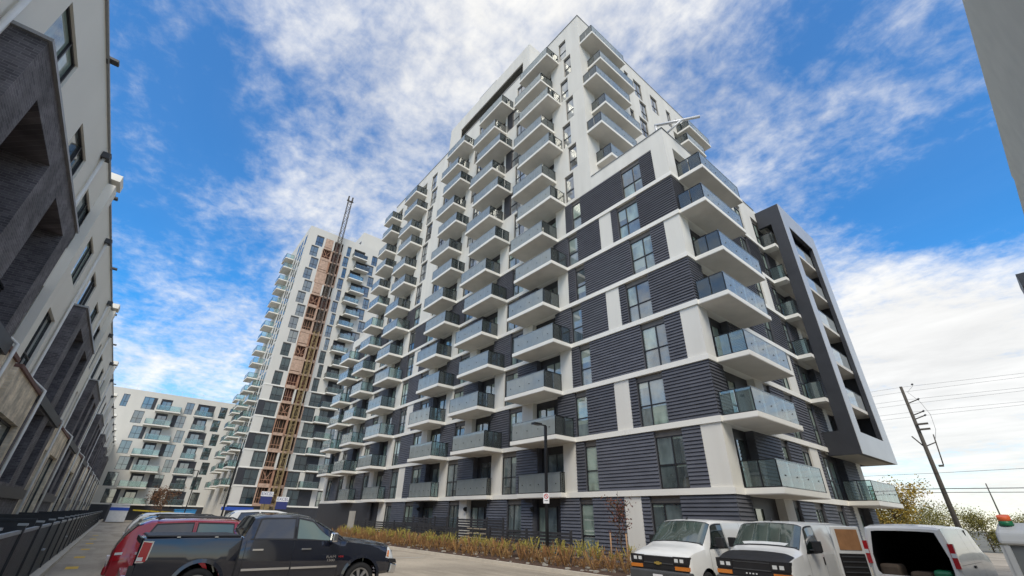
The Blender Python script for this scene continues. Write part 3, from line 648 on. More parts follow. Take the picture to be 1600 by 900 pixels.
link('base_hoarding', MB().box(13.6, 18.4, YT-.9, YT-.7, 2.15, 2.65).mesh('base_hoarding', 'site_blue'), t2)
link('base_wall', MB().box(14.5, 44, YT+.05, YT+.59, 0, K(0)-.001).mesh('base_wall', 'charcoal'), t2)
# mast hoist
hm = thing('construction_hoist', 'tall lattice hoist mast rising above the roof of the unfinished tower', 'hoist', (21.1, YT-1.5, 0))
def lattice(z0, z1, m):
    b = MB(); s = .42; cx, cy = 21.08, YT-1.5; st = 1.5
    for sx in (-1, 1):
        for sy in (-1, 1): b.box(cx+sx*s-.05, cx+sx*s+.05, cy+sy*s-.05, cy+sy*s+.05, z0, z1)
    z = z0; k = 0
    while z < z1-.1:
        for sy in (-1, 1):
            b.box(cx-s, cx+s, cy+sy*s-.03, cy+sy*s+.03, z, z+.07)
            p = (cx-s if k % 2 else cx+s, cy+sy*s, z+.05); q = (cx+s if k % 2 else cx-s, cy+sy*s, min(z+st, z1)); b.tube([p, q], .035, 4)
        for sx in (-1, 1):
            b.box(cx+sx*s-.03, cx+sx*s+.03, cy-s, cy+s, z+.004, z+.066)
            b.tube([(cx+sx*s, cy-s, z+.05), (cx+sx*s, cy+s, min(z+st, z1))], .035, 4)
        z += st; k += 1
    return b.build('mast', m, hm)
lattice(.3, 36, 'hoist_yellow'); lattice(36, H+69.5, 'hoist_dark')
b = MB(); b.box(20.45, 20.75, YT-1.7, YT-1.3, H+69.3, H+70.6); b.box(21.4, 21.7, YT-1.7, YT-1.3, H+69.3, H+70.6); b.box(20.3, 21.9, YT-1.6, YT-1.4, H+69.1, H+69.4); b.build('mast_head', 'hoist_dark', hm)
b = MB()
for k in range(2, 19, 2):
    for s in (-1, 1): b.tube([(21.08+s*.42, YT-1.1, K(k)), (21.08+s*.9, YT-.1, K(k))], .06, 5)
b.build('wall_tie', 'hoist_dark', hm)
b = MB(); b.box(19.4, 20.5, YT-2.2, YT-1.0, 1.2, 4.2); b.build('cage', 'hoist_yellow', hm)
b = MB(); b.box(16.6, 24.6, YT-5.6, YT-3.4, 1.9, 2.05)
for i in range(8):
    b.tube([(16.6+i, YT-5.6, 1.3), (17.1+i, YT-5.6, 1.95)], .05, 4); b.tube([(17.1+i, YT-5.6, 1.95), (17.6+i, YT-5.6, 1.3)], .05, 4)
b.tube([(16.6, YT-5.6, 1.3), (24.6, YT-5.6, 1.3)], .06, 4)
for xx in (16.7, 20, 24.5): b.box(xx-.06, xx+.06, YT-5.6, YT-5.48, 0, 1.9)
b.build('loading_platform', 'hoist_dark', hm)
def text_mesh(body, size, m, name, extr=.004):
    cu = bpy.data.curves.new(name, 'FONT'); cu.body = body; cu.size = size; cu.extrude = extr; cu.align_x = 'CENTER'; cu.align_y = 'CENTER'
    ob = bpy.data.objects.new(name, cu); col.objects.link(ob)
    dg = bpy.context.evaluated_depsgraph_get(); me = bpy.data.meshes.new_from_object(ob.evaluated_get(dg)); bpy.data.objects.remove(ob); bpy.data.curves.remove(cu)
    me.materials.clear(); me.materials.append(MATS[m]); return me
RX = Matrix.Rotation(math.pi/2, 4, 'X')
for i, (xx, zz, ww) in enumerate(((18.95, H+2.75, 1.75), (21.55, H+2.05, 1.8))):
    sg = thing('hoist_sign', ['hoist company sign with white top and dark blue lower panel, higher of two', 'hoist company sign with white top on dark blue, lower of two at the hoist foot'][i], 'sign', (xx, YT-5.75, zz-1.6))
    link('board', MB().box(xx-ww/2, xx+ww/2, YT-5.8, YT-5.72, zz-1.5, zz-.38).mesh('board', 'sign_blue'), sg)
    link('header', MB().box(xx-ww/2-.06, xx+ww/2+.06, YT-5.82, YT-5.71, zz-.36, zz+.36).mesh('header', 'sign_white'), sg)
    link('lettering', text_mesh('EXCEL', .62, 'sign_blue', 'lettering'), sg, T(xx, YT-5.83, zz) @ RX)
    link('post', MB().box(xx-.05, xx+.05, YT-5.70, YT-5.62, 1.95, zz-.2).mesh('post', 'hoist_dark'), sg)

# ------------------------------------------------------------------ mid-rise block closing the street
YM = 122; mbk = thing('midrise_block', 'white eight-storey block with dark windows closing the far end of the street', 'building', (2, YM, 0))
FM = Face(mbk, T(0, YM, 0))
def Q(r): return H+21.45-3.0*r       # window head of row r
cb = MB(); cb.box(-9.2, 15, YM+.3, YM+18, 0, H+22.4); cb.build('core_wall', 'stucco2', mbk)
FM.box('parapet', 'stucco2', -9.2, 15, Q(0), H+22.6, -.3, 0); FM.box('base_wall', 'charcoal', -9.2, 15, 0, Q(6)-2.75, -.3, -.02)
FM.box('floor_band', 'band', -9.2, 15, Q(6)-2.75, Q(6)-2.5, -.3, .1)
for r in range(7):
    z1 = Q(r); z0 = z1-2.5
    if r < 6: FM.box('wall_panel', 'stucco2', -9.2, 15, z0-.5, z0, -.3, 0)
    segs = [('W', -9.2, -6.2), ('w1', -6.2, -5.1), ('W', -5.1, -2.65), ('w', -2.65, -.9), ('P', -.9, -.3), ('W', -.3, .38), ('D', .38, 2.4), ('W', 2.4, 5.0), ('w', 5, 6.5), ('W', 6.5, 7.2), ('D', 7.2, 9.5), ('P', 9.5, 10.6), ('W', 10.6, 11.66), ('w', 11.66, 13.1), ('W', 13.1, 15)] if r % 2 == 0 else \
           [('W', -9.2, -3.4), ('w', -3.4, -1.65), ('W', -1.65, .35), ('D', .35, 2.45), ('W', 2.45, 3.35), ('P', 3.35, 4.2), ('w', 4.2, 5.8), ('W', 5.8, 7.3), ('D', 7.3, 9.8), ('W', 9.8, 10.95), ('w', 10.95, 12.5), ('W', 12.5, 15)]
    for kd, a, b in segs:
        if kd == 'w1': kd = 'w' if r == 1 or r == 0 else 'W'
        if kd == 'W': FM.box('wall_panel', 'stucco2', a, b, z0, z1, -.3, 0)
        elif kd == 'P': FM.box('dark_panel', 'charcoal', a, b, z0, z1, -.3, -.05)
        elif kd == 'w': FM.window(a, b, z0, z1, 2, split=.5, transom=.4, top=0, pane='pane_far', many=False, d=-.12)
        else: FM.door(a, b, z0, z1, pane='pane_far', d=-.12)
    FM.balcony(-.05 if r % 2 == 0 else -1.1, 4.4 if r % 2 == 0 else 3.5, z0-.3, depth=1.4, panels=3, front='bal_side')
    FM.balcony(7.0 if r % 2 == 0 else 7.2, 10.6 if r % 2 == 0 else 9.9, z0-.3, depth=.35, panels=3, front='bal_side')
rb = MB()
for i in range(12): rb.box(-8.5+i*2, -8.46+i*2, YM+.2, YM+.24, H+22.6, H+23.7)
rb.box(-8.5, 14, YM+.21, YM+.23, H+23.5, H+23.53); rb.build('roof_rail', 'davit', mbk)

# ------------------------------------------------------------------ townhouse row on the left
XWL, XB = -4.4, -3.87
ROOF = H+11.65
PER = 16.1
for mi in range(-1, 7):
    o = 9.75+PER*mi
    desc = {-1: 'townhouse at the left edge closest to the camera', 0: 'first black brick and white townhouse on the left', 1: 'second black brick and white townhouse along the left row', 2: 'third townhouse along the left row', 3: 'fourth townhouse along the left row', 4: 'fifth townhouse along the left row', 5: 'sixth townhouse along the left row', 6: 'last townhouse of the left row before the midrise block'}[mi]
    th = thing('townhouse', desc+', four storeys', 'townhouse', (XWL, o, 0), group='townhouses along the left side')
    FW = Face(th, T(XWL, 0, 0) @ Matrix.Rotation(math.pi/2, 4, 'Z'))   # u = y
    FB = Face(th, T(XB, 0, 0) @ Matrix.Rotation(math.pi/2, 4, 'Z'))
    MB().box(XWL-9, XWL-1.75, o, o+PER, 0, H+7.9).box(XWL-9, XWL-.3, o, o+PER, H+7.9, ROOF-.05).build('core_wall', 'town_stucco', th)
    # upper wall with window openings
    wins = [(o+1.0, o+3.1), (o+5.45, o+7.5), (o+9.3, o+11.15), (o+13.2, o+15.0)]
    zt, zb_ = H+10.13, H+8.35
    cur = o
    for a, b in wins:
        FW.box('wall_panel', 'town_stucco', cur, a, zb_, zt, -.3, 0); FW.window(a, b, zb_, zt, 2, split=.62, transom=0, top=0, d=-.06, pane='pane', many=False); cur = b
    FW.box('wall_panel', 'town_stucco', cur, o+PER, zb_, zt, -.3, 0)
    FW.box('wall_panel', 'town_stucco', o, o+PER, zt, ROOF, -.3, 0); FW.box('wall_panel', 'town_stucco', o, o+8.35, H+7.6, zb_, -.3, 0); FW.box('wall_panel', 'town_stucco', o+8.35, o+PER, H+6.9, zb_, -.3, 0)
    FW.box('roof_edge', 'capmetal', o+.004, o+PER-.004, ROOF, ROOF+.05, -.4, .07)
    # middle wall in the gap
    g0, g1 = o+8.35, o+PER
    w_ = [(o+9.3, o+11.1), (o+13.2, o+15.1)]; cur = g0
    for a, b in w_:
        FW.box('wall_panel', 'town_stucco', cur, a, H+4.1, H+6.9, -.3, 0); FW.window(a, b, H+4.4, H+6.8, 2, split=.5, transom=.3, top=0, d=-.1, pane='pane', many=False)
        FW.box('wall_panel', 'town_stucco', a, b, H+4.1, H+4.4, -.3, 0); FW.box('wall_panel', 'town_stucco', a, b, H+6.8, H+6.9, -.3, 0); cur = b
    FW.box('wall_panel', 'town_stucco', cur, g1, H+4.1, H+6.9, -.3, 0)
    # cream brick base
    for a, b in ((g0+.02, g0+2.0), (g0+2.7, g1-.02)):
        bb = MB(); d_ = 0
        bb.box(XWL-.3, XB-.02, a, b, .1, H+2.9 if False else 1.3); bb.box(XWL-.3, XB-.02, a, a+.55, 1.3, H+4.0); bb.box(XWL-.3, XB-.02, b-.45, b, 1.3, H+4.0)
        bb.box(XWL-.3, XB-.02, a+.55, b-.45, H+2.7, H+4.0); bb.build('cream_brick_base', 'cream_brick', th)
        MB().box(XWL-.3, XB+.05, a-.01, b+.01, H+4.0, H+4.12).build('brick_cap', 'brown_brick', th)
        FB.window(a+.55, b-.45, 1.3, H+2.7, 2 if b-a > 3 else 1, split=.5, transom=0, top=0, d=-.2, many=False)
    link('wall_panel', MB().box(XWL-.29, XWL, g0+2.0, g0+2.7, .1, H+4.1).mesh('wall_panel', 'town_stucco'), th)
    # black brick bay
    b0, b1 = o, o+8.35
    def grid(name, za, zb, ops, m, d=0., ztop=None):
        bb = MB(); xs = XWL-.3; xf = XB+d; cur = b0
        zo0, zo1 = ops
        for a, b in ((o+1.05, o+3.5), (o+5.05, o+7.4)):
            bb.box(xs, xf, cur, a, za, zb); bb.box(xs, xf, a, b, za, zo0); bb.box(xs, xf, a, b, zo1, zb); cur = b
        bb.box(xs, xf, cur, b1, za, zb); bb.build(name, m, th)
        for a, b in ((o+1.05, o+3.5), (o+5.05, o+7.4)):
            MB().box(xs-1.3, xs-1.25, a, b, zo0, zo1).box(xs-1.25, xs, a-.1, a, zo0, zo1).box(xs-1.25, xs, b, b+.1, zo0, zo1).box(xs-1.25, xs, a, b, zo0-.1, zo0).box(xs-1.25, xs, a, b, zo1, zo1+.1).build('recess_lining', 'black_brick', th)
            FB.window(a+.15, b-.5, zo0+.05, zo1-.35, 2, split=.5, transom=.0, top=0, d=-1.95, many=False, pane='pane_far')
            rr = MB(); rr.box(xs+.35, xs+.39, a, b, zo0+1.02, zo0+1.07)
            for i in range(14): yy = a+(b-a)*(i+.5)/14; rr.box(xs+.36, xs+.38, yy-.01, yy+.01, zo0+.02, zo0+1.02)
            rr.build('railing', 'rail', th)
    # carve recess space: the core stays behind the recess
    grid('brick_bay', H+4.14, H+7.95, (H+4.25, H+7.3), 'black_brick'); grid('brick_bay', H+.72, H+3.76, (H+.85, H+3.7), 'black_brick')
    MB().box(XWL-.3, XB+.10, b0-.05, b1+.05, H+3.76, H+4.14).build('bay_ledge', 'charcoal', th)
    MB().box(XWL-.3, XB+.12, b0-.05, b1+.05, H+.30, H+.72).build('bay_ledge', 'charcoal', th)
    MB().box(XWL-.3, XB, b0, b1, .03, H+.30).build('brick_base', 'black_brick', th)
    MB().box(XWL-.02, XB+.06, b0-.06, b1+.06, H+7.95, H+8.03).build('bay_cap', 'capmetal', th)
    # white chase and downpipes
    if mi >= -1:
        cz = MB(); cz.box(XWL+.002, XWL+.28, o+10.95, o+11.65, H+4.14, ROOF-.12); cz.box(XWL-.4, XWL+.34, o+10.85, o+11.75, ROOF+.06, ROOF+.36); cz.build('white_chase', 'town_stucco', th)
    for (yy, xx) in ((o+8.55, XB+.16), (o+15.75, XB+.16)):
        dp = MB(); dp.tube([(XWL+.09, yy, ROOF-.55), (XWL+.09, yy, H+4.6), (xx, yy, H+4.15), (xx, yy, .2)], .055, 6)
        for zz in (H+7, H+2.2, H+5.4): pass
        dp.build('downpipe', 'pipe', th)
        hd = MB(); hd.box(XWL+.01, XWL+.24, yy-.16, yy+.16, ROOF-.58, ROOF-.36); hd.build('rain_head', 'greyplastic', th)
    for yy in (o+4.2, o+12.4): link('roof_vent', cached('rvent', lambda: MB().box(-.1, .24, -.11, .11, 0, .08).box(-.1, .02, -.1, .1, -.06, 0).mesh('roof_vent', 'greyplastic')), th, T(XWL+.02, yy, ROOF+.055))
# grey end building behind the camera's right
gw = thing('grey_stucco_building', 'plain grey stucco wall rising at the top right edge', 'building', (24, -2.35, 0))
MB().box(7.5, 21.9, -9, -2.35, 0, H+11.7).box(21.93, 34, -9, -2.37, 0, H+11.6).build('wall', 'greywall', gw)
MB().box(32.6, 35, -2.38, -1.6, H+11.2, H+11.9).build('cornice', 'charcoal', gw)

# ------------------------------------------------------------------ yard fence on the left
def ordinal(n): return '%d%s' % (n, 'th' if 10 < n < 14 else {1: 'st', 2: 'nd', 3: 'rd'}.get(n % 10, 'th'))
for i in range(0, 30):
    y0 = 5.2+i*3.0; x = -1.36
    lbl = 'black metal yard fence panel on the left kerb, %s from the camera' % ordinal(i+1)
    f = thing('yard_fence', lbl, 'fence', (x, y0, .16), group='yard fence panels along the left kerb')
    hgt = 1.38
    link('panel', cached('yfp', lambda: (lambda b: ([b.box(-.02, .02, .12+k*.185, .12+k*.185+.165, .08, hgt-.09) for k in range(15)], b)[1])(MB()).mesh('panel', 'fencepanel')), f, T(x, y0, .16), kind='stuff')
    link('rail', cached('yfr', lambda: MB().box(-.035, .035, .1, 2.9, hgt-.085, hgt-.02).mesh('rail', 'fencetop')), f, T(x, y0, .16))
    link('rail', cached('yfb', lambda: MB().box(-.035, .035, .1, 2.9, .02, .075).mesh('rail', 'fencedark')), f, T(x, y0, .16))
    link('post', cached('yfo', lambda: MB().box(-.06, .06, -.06, .06, 0, hgt+.06).box(-.075, .075, -.075, .075, hgt+.06, hgt+.10, 1).mesh('post', ['fencedark', 'fencetop'])), f, T(x, y0, .16))
    if i % 3 == 1:
        p = thing('yard_divider', 'black divider screen between townhouse yards, %s from the camera' % ordinal(i//3+1), 'fence', (x-.1, y0, .05), group='yard dividers')
        MB().box(-3.8, x-.08, y0-.03, y0+.03, .1, 1.62).build('screen', 'fencedark', p); MB().box(-3.8, x-.08, y0-.05, y0+.05, 1.62, 1.68).build('rail', 'fencedark', p)
    if i % 3 == 2:
        link('gate_latch', cached('ygl', lambda: MB().box(.03, .09, .5, .95, .62, .66).mesh('gate_latch', 'fencetop')), f, T(x, y0, .16))

# ------------------------------------------------------------------ patio fences and planting
def slat_fence(x, y0, y1, z0, z1, label, pale=None, step=.155):
    f = thing('patio_fence', label, 'fence', (x, (y0+y1)/2, 0), group='patio fences')
    n = max(1, round((y1-y0)/1.9)); w = (y1-y0)/n
    for i in range(n+1): link('post', cached(('pfp', z0, z1), lambda: MB().box(-.05, .05, -.05, .05, 0, z1).mesh('post', 'slat')), f, T(x, y0+i*w, 0))
    b = MB(); z = z0
    while z < z1-.09: b.box(x-.03, x-.008, y0, y1, z, z+step*.72); z += step
    b.build('slats', 'slat', f, kind='stuff')
    if pale:
        b = MB(); z = z0+.01
        while z < z1-.09:
            for k in range(3): b.box(x-.055, x-.032, pale[0]+k*.72, pale[0]+k*.72+.6, z+.02, z+.08)
            z += step*1.6
        b.build('pale_slats', 'slatpale', f, kind='stuff')
slat_fence(18.05, 17.25, 24.0, .35, 1.50, 'dark slatted patio fence behind the lamp post', None)
slat_fence(18.0, 24.0, 31.0, .3, 1.45, 'dark slatted patio fence with pale timber boards showing', (24.3, 0))
slat_fence(18.0, 31.2, 44.8, .3, 1.6, 'long dark slatted patio fence towards the far end of the planting')
slat_fence(18.9, 23.8, 29.0, 1.3, 2.0, 'short raised patio screen nearest the lamp post')
slat_fence(18.9, 30.4, 37.2, 1.3, 2.0, 'short raised patio screen further along the planting')
def bush_mass(name, m, pts, kind='stuff', leafs=26, hgt=.8, rad=.35, sz=.05):
    b = MB()
    for (x, y, z, s) in pts:
        for k in range(leafs):
            a = random.uniform(0, 6.283); rr = rad*s*math.sqrt(random.random()); hh = hgt*s*random.random()**.7
            c = Vector((x+rr*math.cos(a)*(.5+.7*hh), y+rr*math.sin(a)*(.5+.7*hh), z+hh)); d = Vector((random.uniform(-1, 1), random.uniform(-1, 1), random.uniform(-.2, 1.2))).normalized()
            e = d.orthogonal().normalized(); e = (Matrix.Rotation(random.uniform(0, 6.28), 3, d) @ e); l = sz*random.uniform(.6, 1.7)
            b.quad(c-e*l*.4, c+d*l*.3-e*l*.1, c+d*l*1.6, c+e*l*.4)
        for k in range(12):
            a = random.uniform(0, 6.283); b.quad((x-.006, y, z), (x+.006, y, z), (x+.25*s*math.cos(a)+.004, y+.25*s*math.sin(a), z+hgt*s*random.uniform(.7, 1.05)), (x+.25*s*math.cos(a)-.004, y+.25*s*math.sin(a), z+hgt*s*random.uniform(.7, 1.0)))
    o = b.build(name, m); o['kind'] = kind; return o
low, hi = [], []
y = 11.0
while y < 46:
    for x in (15.9, 16.5, 17.1):
        if random.random() < .82: low.append((x+random.uniform(-.25, .25), y+random.uniform(-.25, .25), .12, random.choice((.5, .75, .95, 1.15))*random.uniform(.85, 1.15)))
        if x > 16.0 and random.random() < .85: hi.append((x+random.uniform(-.1, .35), y+random.uniform(-.25, .25), .5, random.uniform(.4, .95)*(1 if math.sin(y*1.7) > -.5 else .5)))
    y += .36
tag(bush_mass('ornamental_grass', 'shrub_leaf', low, leafs=50, hgt=.74, rad=.38, sz=.04), 'rusty brown ornamental planting along the kerb of the nearest block', 'plants')
tag(bush_mass('yellow_shrubs', 'shrub_green', hi, leafs=34, hgt=.74, rad=.40, sz=.042), 'yellow green shrub tops behind the rusty planting', 'plants')
b = MB()
for i in range(160): x, y, s = random.uniform(15.3, 17.8), random.uniform(11, 45), random.uniform(.03, .09); b.box(x-s, x+s, y-s*1.3, y+s*1.3, .12, .14+s)
o = b.build('planting_stones', 'concrete'); o['kind'] = 'stuff'; tag(o, 'pale stones and clods lying in the planting soil', 'stones')

# ------------------------------------------------------------------ lamp posts
def lamp(x, y, label, h=6.65):
    t = thing('lamp_post', label, 'lamp post', (x, y, 0), group='street lamps')
    MB().box(x-.06, x+.06, y-.06, y+.06, .3, h).build('pole', 'lamp_black', t)
    MB().tube([(x, y, 0), (x, y, .32)], .24, 14).build('base', 'concrete', t)
    MB().box(x-.95, x-.4, y-.16, y+.16, h-.02, h+.08).box(x-.4, x+.02, y-.04, y+.04, h-.01, h+.05).build('lamp_head', 'lamp_black', t)
    return t
lp = lamp(17.45, 18.35, 'black square lamp post with a parking sign among the shrubs')
sgn = thing('parking_sign', 'small white no parking sign with red ring fixed to the lamp post', 'sign', (17.38, 18.3, H+.75))
SM = T(17.37, 18.28, H+1.0) @ Matrix.Rotation(R(-60), 4, 'Z') @ RX
link('plate', MB().box(-.16, .16, -.25, .25, -.004, .004).mesh('plate', 'sign_white'), sgn, SM)
rg = MB()
for i in range(24):
    a0, a1 = 2*math.pi*i/24, 2*math.pi*(i+1)/24
    rg.quad((.085*math.cos(a0), .09+.085*math.sin(a0), .006), (.12*math.cos(a0), .09+.12*math.sin(a0), .006), (.12*math.cos(a1), .09+.12*math.sin(a1), .006), (.085*math.cos(a1), .09+.085*math.sin(a1), .006))
rg.quad((-.09, .155, .007), (-.07, .175, .007), (.09, .025, .007), (.07, .005, .007)); link('red_ring', rg.mesh('red_ring', 'sign_red'), sgn, SM)
link('letter', text_mesh('P', .14, 'lamp_black', 'letter', .001), sgn, SM @ T(0, .09, .005))
link('arrow', MB().box(-.1, .1, -.13, -.10, .004, .006).mesh('arrow', 'lamp_black'), sgn, SM)
lamp(7.0, 74.5, 'slim black lamp post in the street before the midrise block, left one'); lamp(6.7, 44.5, 'slim black lamp post in the street before the unfinished tower, right one')

# ------------------------------------------------------------------ utility poles and wires
def upole(x, y, h, label, fit=True):
    t = thing('utility_pole', label, 'utility pole', (x, y, 0), group='utility poles')
    MB().tube([(x, y, 0), (x, y, h*.5), (x, y, h)], .24, 10, r1=.13).build('pole', 'polewood', t)
    if fit:
        b = MB()
        for zz in (H+11.5, H+10.3, H+9.9): b.tube([(x, y, zz-.15), (x-.1, y-.9, zz+.1)], .05, 6)
        for zz in (H+9.25, H+8.75): b.box(x-.3, x-.12, y-.95, y-.1, zz-.1, zz+.06)
        b.tube([(x, y-.1, H+7.2), (x, y-.95, H+7.5)], .05, 6); b.tube([(x, y+.1, H+7.2), (x, y+.7, H+8.2)], .06, 6); b.tube([(x, y-.95, H+8.2), (x, y-.75, H+5.4)], .05, 6); b.box(x-.15, x+.15, y-.75, y-.4, H+5.3, H+5.45)
        b.build('bracket', 'polewood', t)
        b = MB()
        for zz in (H+11.5, H+10.3, H+9.9, H+13.0): b.tube([(x-.1, y-.9, zz+.08), (x-.1, y-1.05, zz+.2)], .08, 6)
        b.build('insulator', 'greyplastic', t)
        b = MB(); b.tube([(x-.1, y-1.0, H+13.0), (x-.3, y-.4, H+12.4), (x-.2, y-1.0, H+11.4), (x-.3, y-1.4, H+10), (x-.2, y-1.3, H+8.6), (x-.1, y-1.0, H+7.8)], .014, 5); b.build('drop_lead', 'wire', t)
    return t
upole(59.5, 8.6, H+13.1, 'tall wooden utility pole with brackets beyond the nearest block')
upole(190, 17.8, H+12.0, 'thin distant utility pole at the right, behind the grey machine', False)
for i, (za, zb, rr) in enumerate(((13.0, 12.6, .010), (12.5, 12.28, .010), (11.7, 11.35, .010), (11.26, 11.1, .010), (10.45, 10.18, .010), (10.0, 9.93, .010), (4.75, 4.85, .016), (3.4, 3.25, .035), (3.08, 2.92, .026))):
    b = MB(); pts = [(59.3, yy, H+za+(zb-za)*max(0, (8.6-yy)/8.6)-.00035*((yy-8.6)**2)*(1 if yy > 8.6 else -.0)) for yy in (46, 30, 20, 14, 8.6, 4, 0, -6)]
    b.tube(pts, rr, 5); o = b.build('overhead_wire', 'wire')
    tag(o, ['topmost thin overhead wire at the utility pole', 'second overhead wire below the pole top', 'third overhead wire, at the upper bracket', 'fourth overhead wire, just under the upper bracket wire', 'fifth overhead wire, at the lower bracket', 'sixth overhead wire, just under the lower bracket wire', 'single thin wire crossing the pole at mid height', 'thick dark lower cable on the utility pole', 'lowest dark cable on the utility pole'][i], 'wire', 'overhead wires')

# ------------------------------------------------------------------ trees
def tree(name, label, x, y, h, rad, m, nleaf, sz, base=.25, seed=1, cz=.62, flat=.85, stems=1, trunk=.12, barkm='bark', lean=0, group=None):
    rnd = random.Random(seed); t = thing(name, label, 'tree', (x, y, 0), group=group)
    b = MB(); tips = []
    b.tube([(x, y, 0), (x+lean*.4, y+.05, h*.35), (x+lean, y, h*.8)], trunk, 8, r1=trunk*.25)
    for i in range(16):
        z0 = h*rnd.uniform(base, .75); a = rnd.uniform(0, 6.283); l = rad*rnd.uniform(.55, 1.05); q = Vector((x+lean*z0/h, y, z0)); e = q+Vector((math.cos(a)*l, math.sin(a)*l, rnd.uniform(.25, .7)*l+.05*h))
        mid = (q+e)/2+Vector((0, 0, -.08*l)); b.tube([q, mid, e], trunk*.32, 5, r1=.012); tips += [e, mid, (mid+e)/2]
        for k in range(3):
            e2 = e+Vector((rnd.uniform(-1, 1), rnd.uniform(-1, 1), rnd.uniform(-.2, .9)))*rad*.35; b.tube([mid.lerp(e, .6), e2], .018, 4, r1=.006); tips.append(e2)
    b.build('trunk', barkm, t)
    lb = MB()
    cl = [tp+Vector((rnd.gauss(0, .12*rad), rnd.gauss(0, .12*rad), rnd.gauss(0, .1*rad))) for tp in tips]
    for i in range(nleaf):
        c = rnd.choice(cl)+Vector((rnd.gauss(0, .17*rad), rnd.gauss(0, .17*rad), rnd.gauss(0, .15*rad)))
        d = Vector((rnd.uniform(-1, 1), rnd.uniform(-1, 1), rnd.uniform(-1, .6))).normalized(); e = d.orthogonal().normalized(); e = Matrix.Rotation(rnd.uniform(0, 6.28), 3, d) @ e; l = sz*rnd.uniform(.6, 1.4)
        lb.quad(c, c+d*l*.5+e*l*.33, c+d*l, c+d*l*.5-e*l*.33)
    lb.build('crown', m, t); return t
tree('autumn_tree', 'yellow autumn tree past the right end of the nearest block', 45.3, 9.9, 5.3, 1.7, 'leaf_yellow', 8000, .13, seed=4, base=.12, lean=.2)
for i, (x, y, h, rd) in enumerate(((62, 13, 3.0, 2.2), (66, 10.8, 3.0, 2.0), (64, 16, 3.2, 2.6), (72, 8.4, 3.5, 1.7), (78, 5.4, 3.1, 1.9), (70, 13, 3.2, 2.3))):
    tree('hedge_tree', ['low olive bush behind the yellow tree', 'low olive bush left of the utility pole foot', 'low olive bush nearest the end of the block', 'rounded olive bush right of the utility pole foot', 'olive bush farthest right behind the grey machine', 'olive bush just behind the utility pole foot'][i], x, y, h, rd, 'leaf_hedge', 6000, .13, seed=20+i, base=.06, trunk=.07)
sp_ = tree('sapling', 'small staked sapling with sparse red leaves beside the white vans', 17.3, 13.55, 3.95, .55, 'leaf_red', 420, .085, seed=9, base=.25, trunk=.03)
for yy in (13.2, 14.05): tag(MB().tube([(17.2, yy, .1), (17.2, yy, 1.5)], .035, 6).build('tree_stake', 'stake'), 'wooden stake %s the red leaved sapling' % ('to the right of' if yy < 13.5 else 'to the left of'), 'stake')
tree('street_tree', 'small rusty brown tree in front of the midrise block', 6.2, 104, 5.4, 1.9, 'leaf_brown', 1500, .22, seed=15, base=.3, trunk=.07)

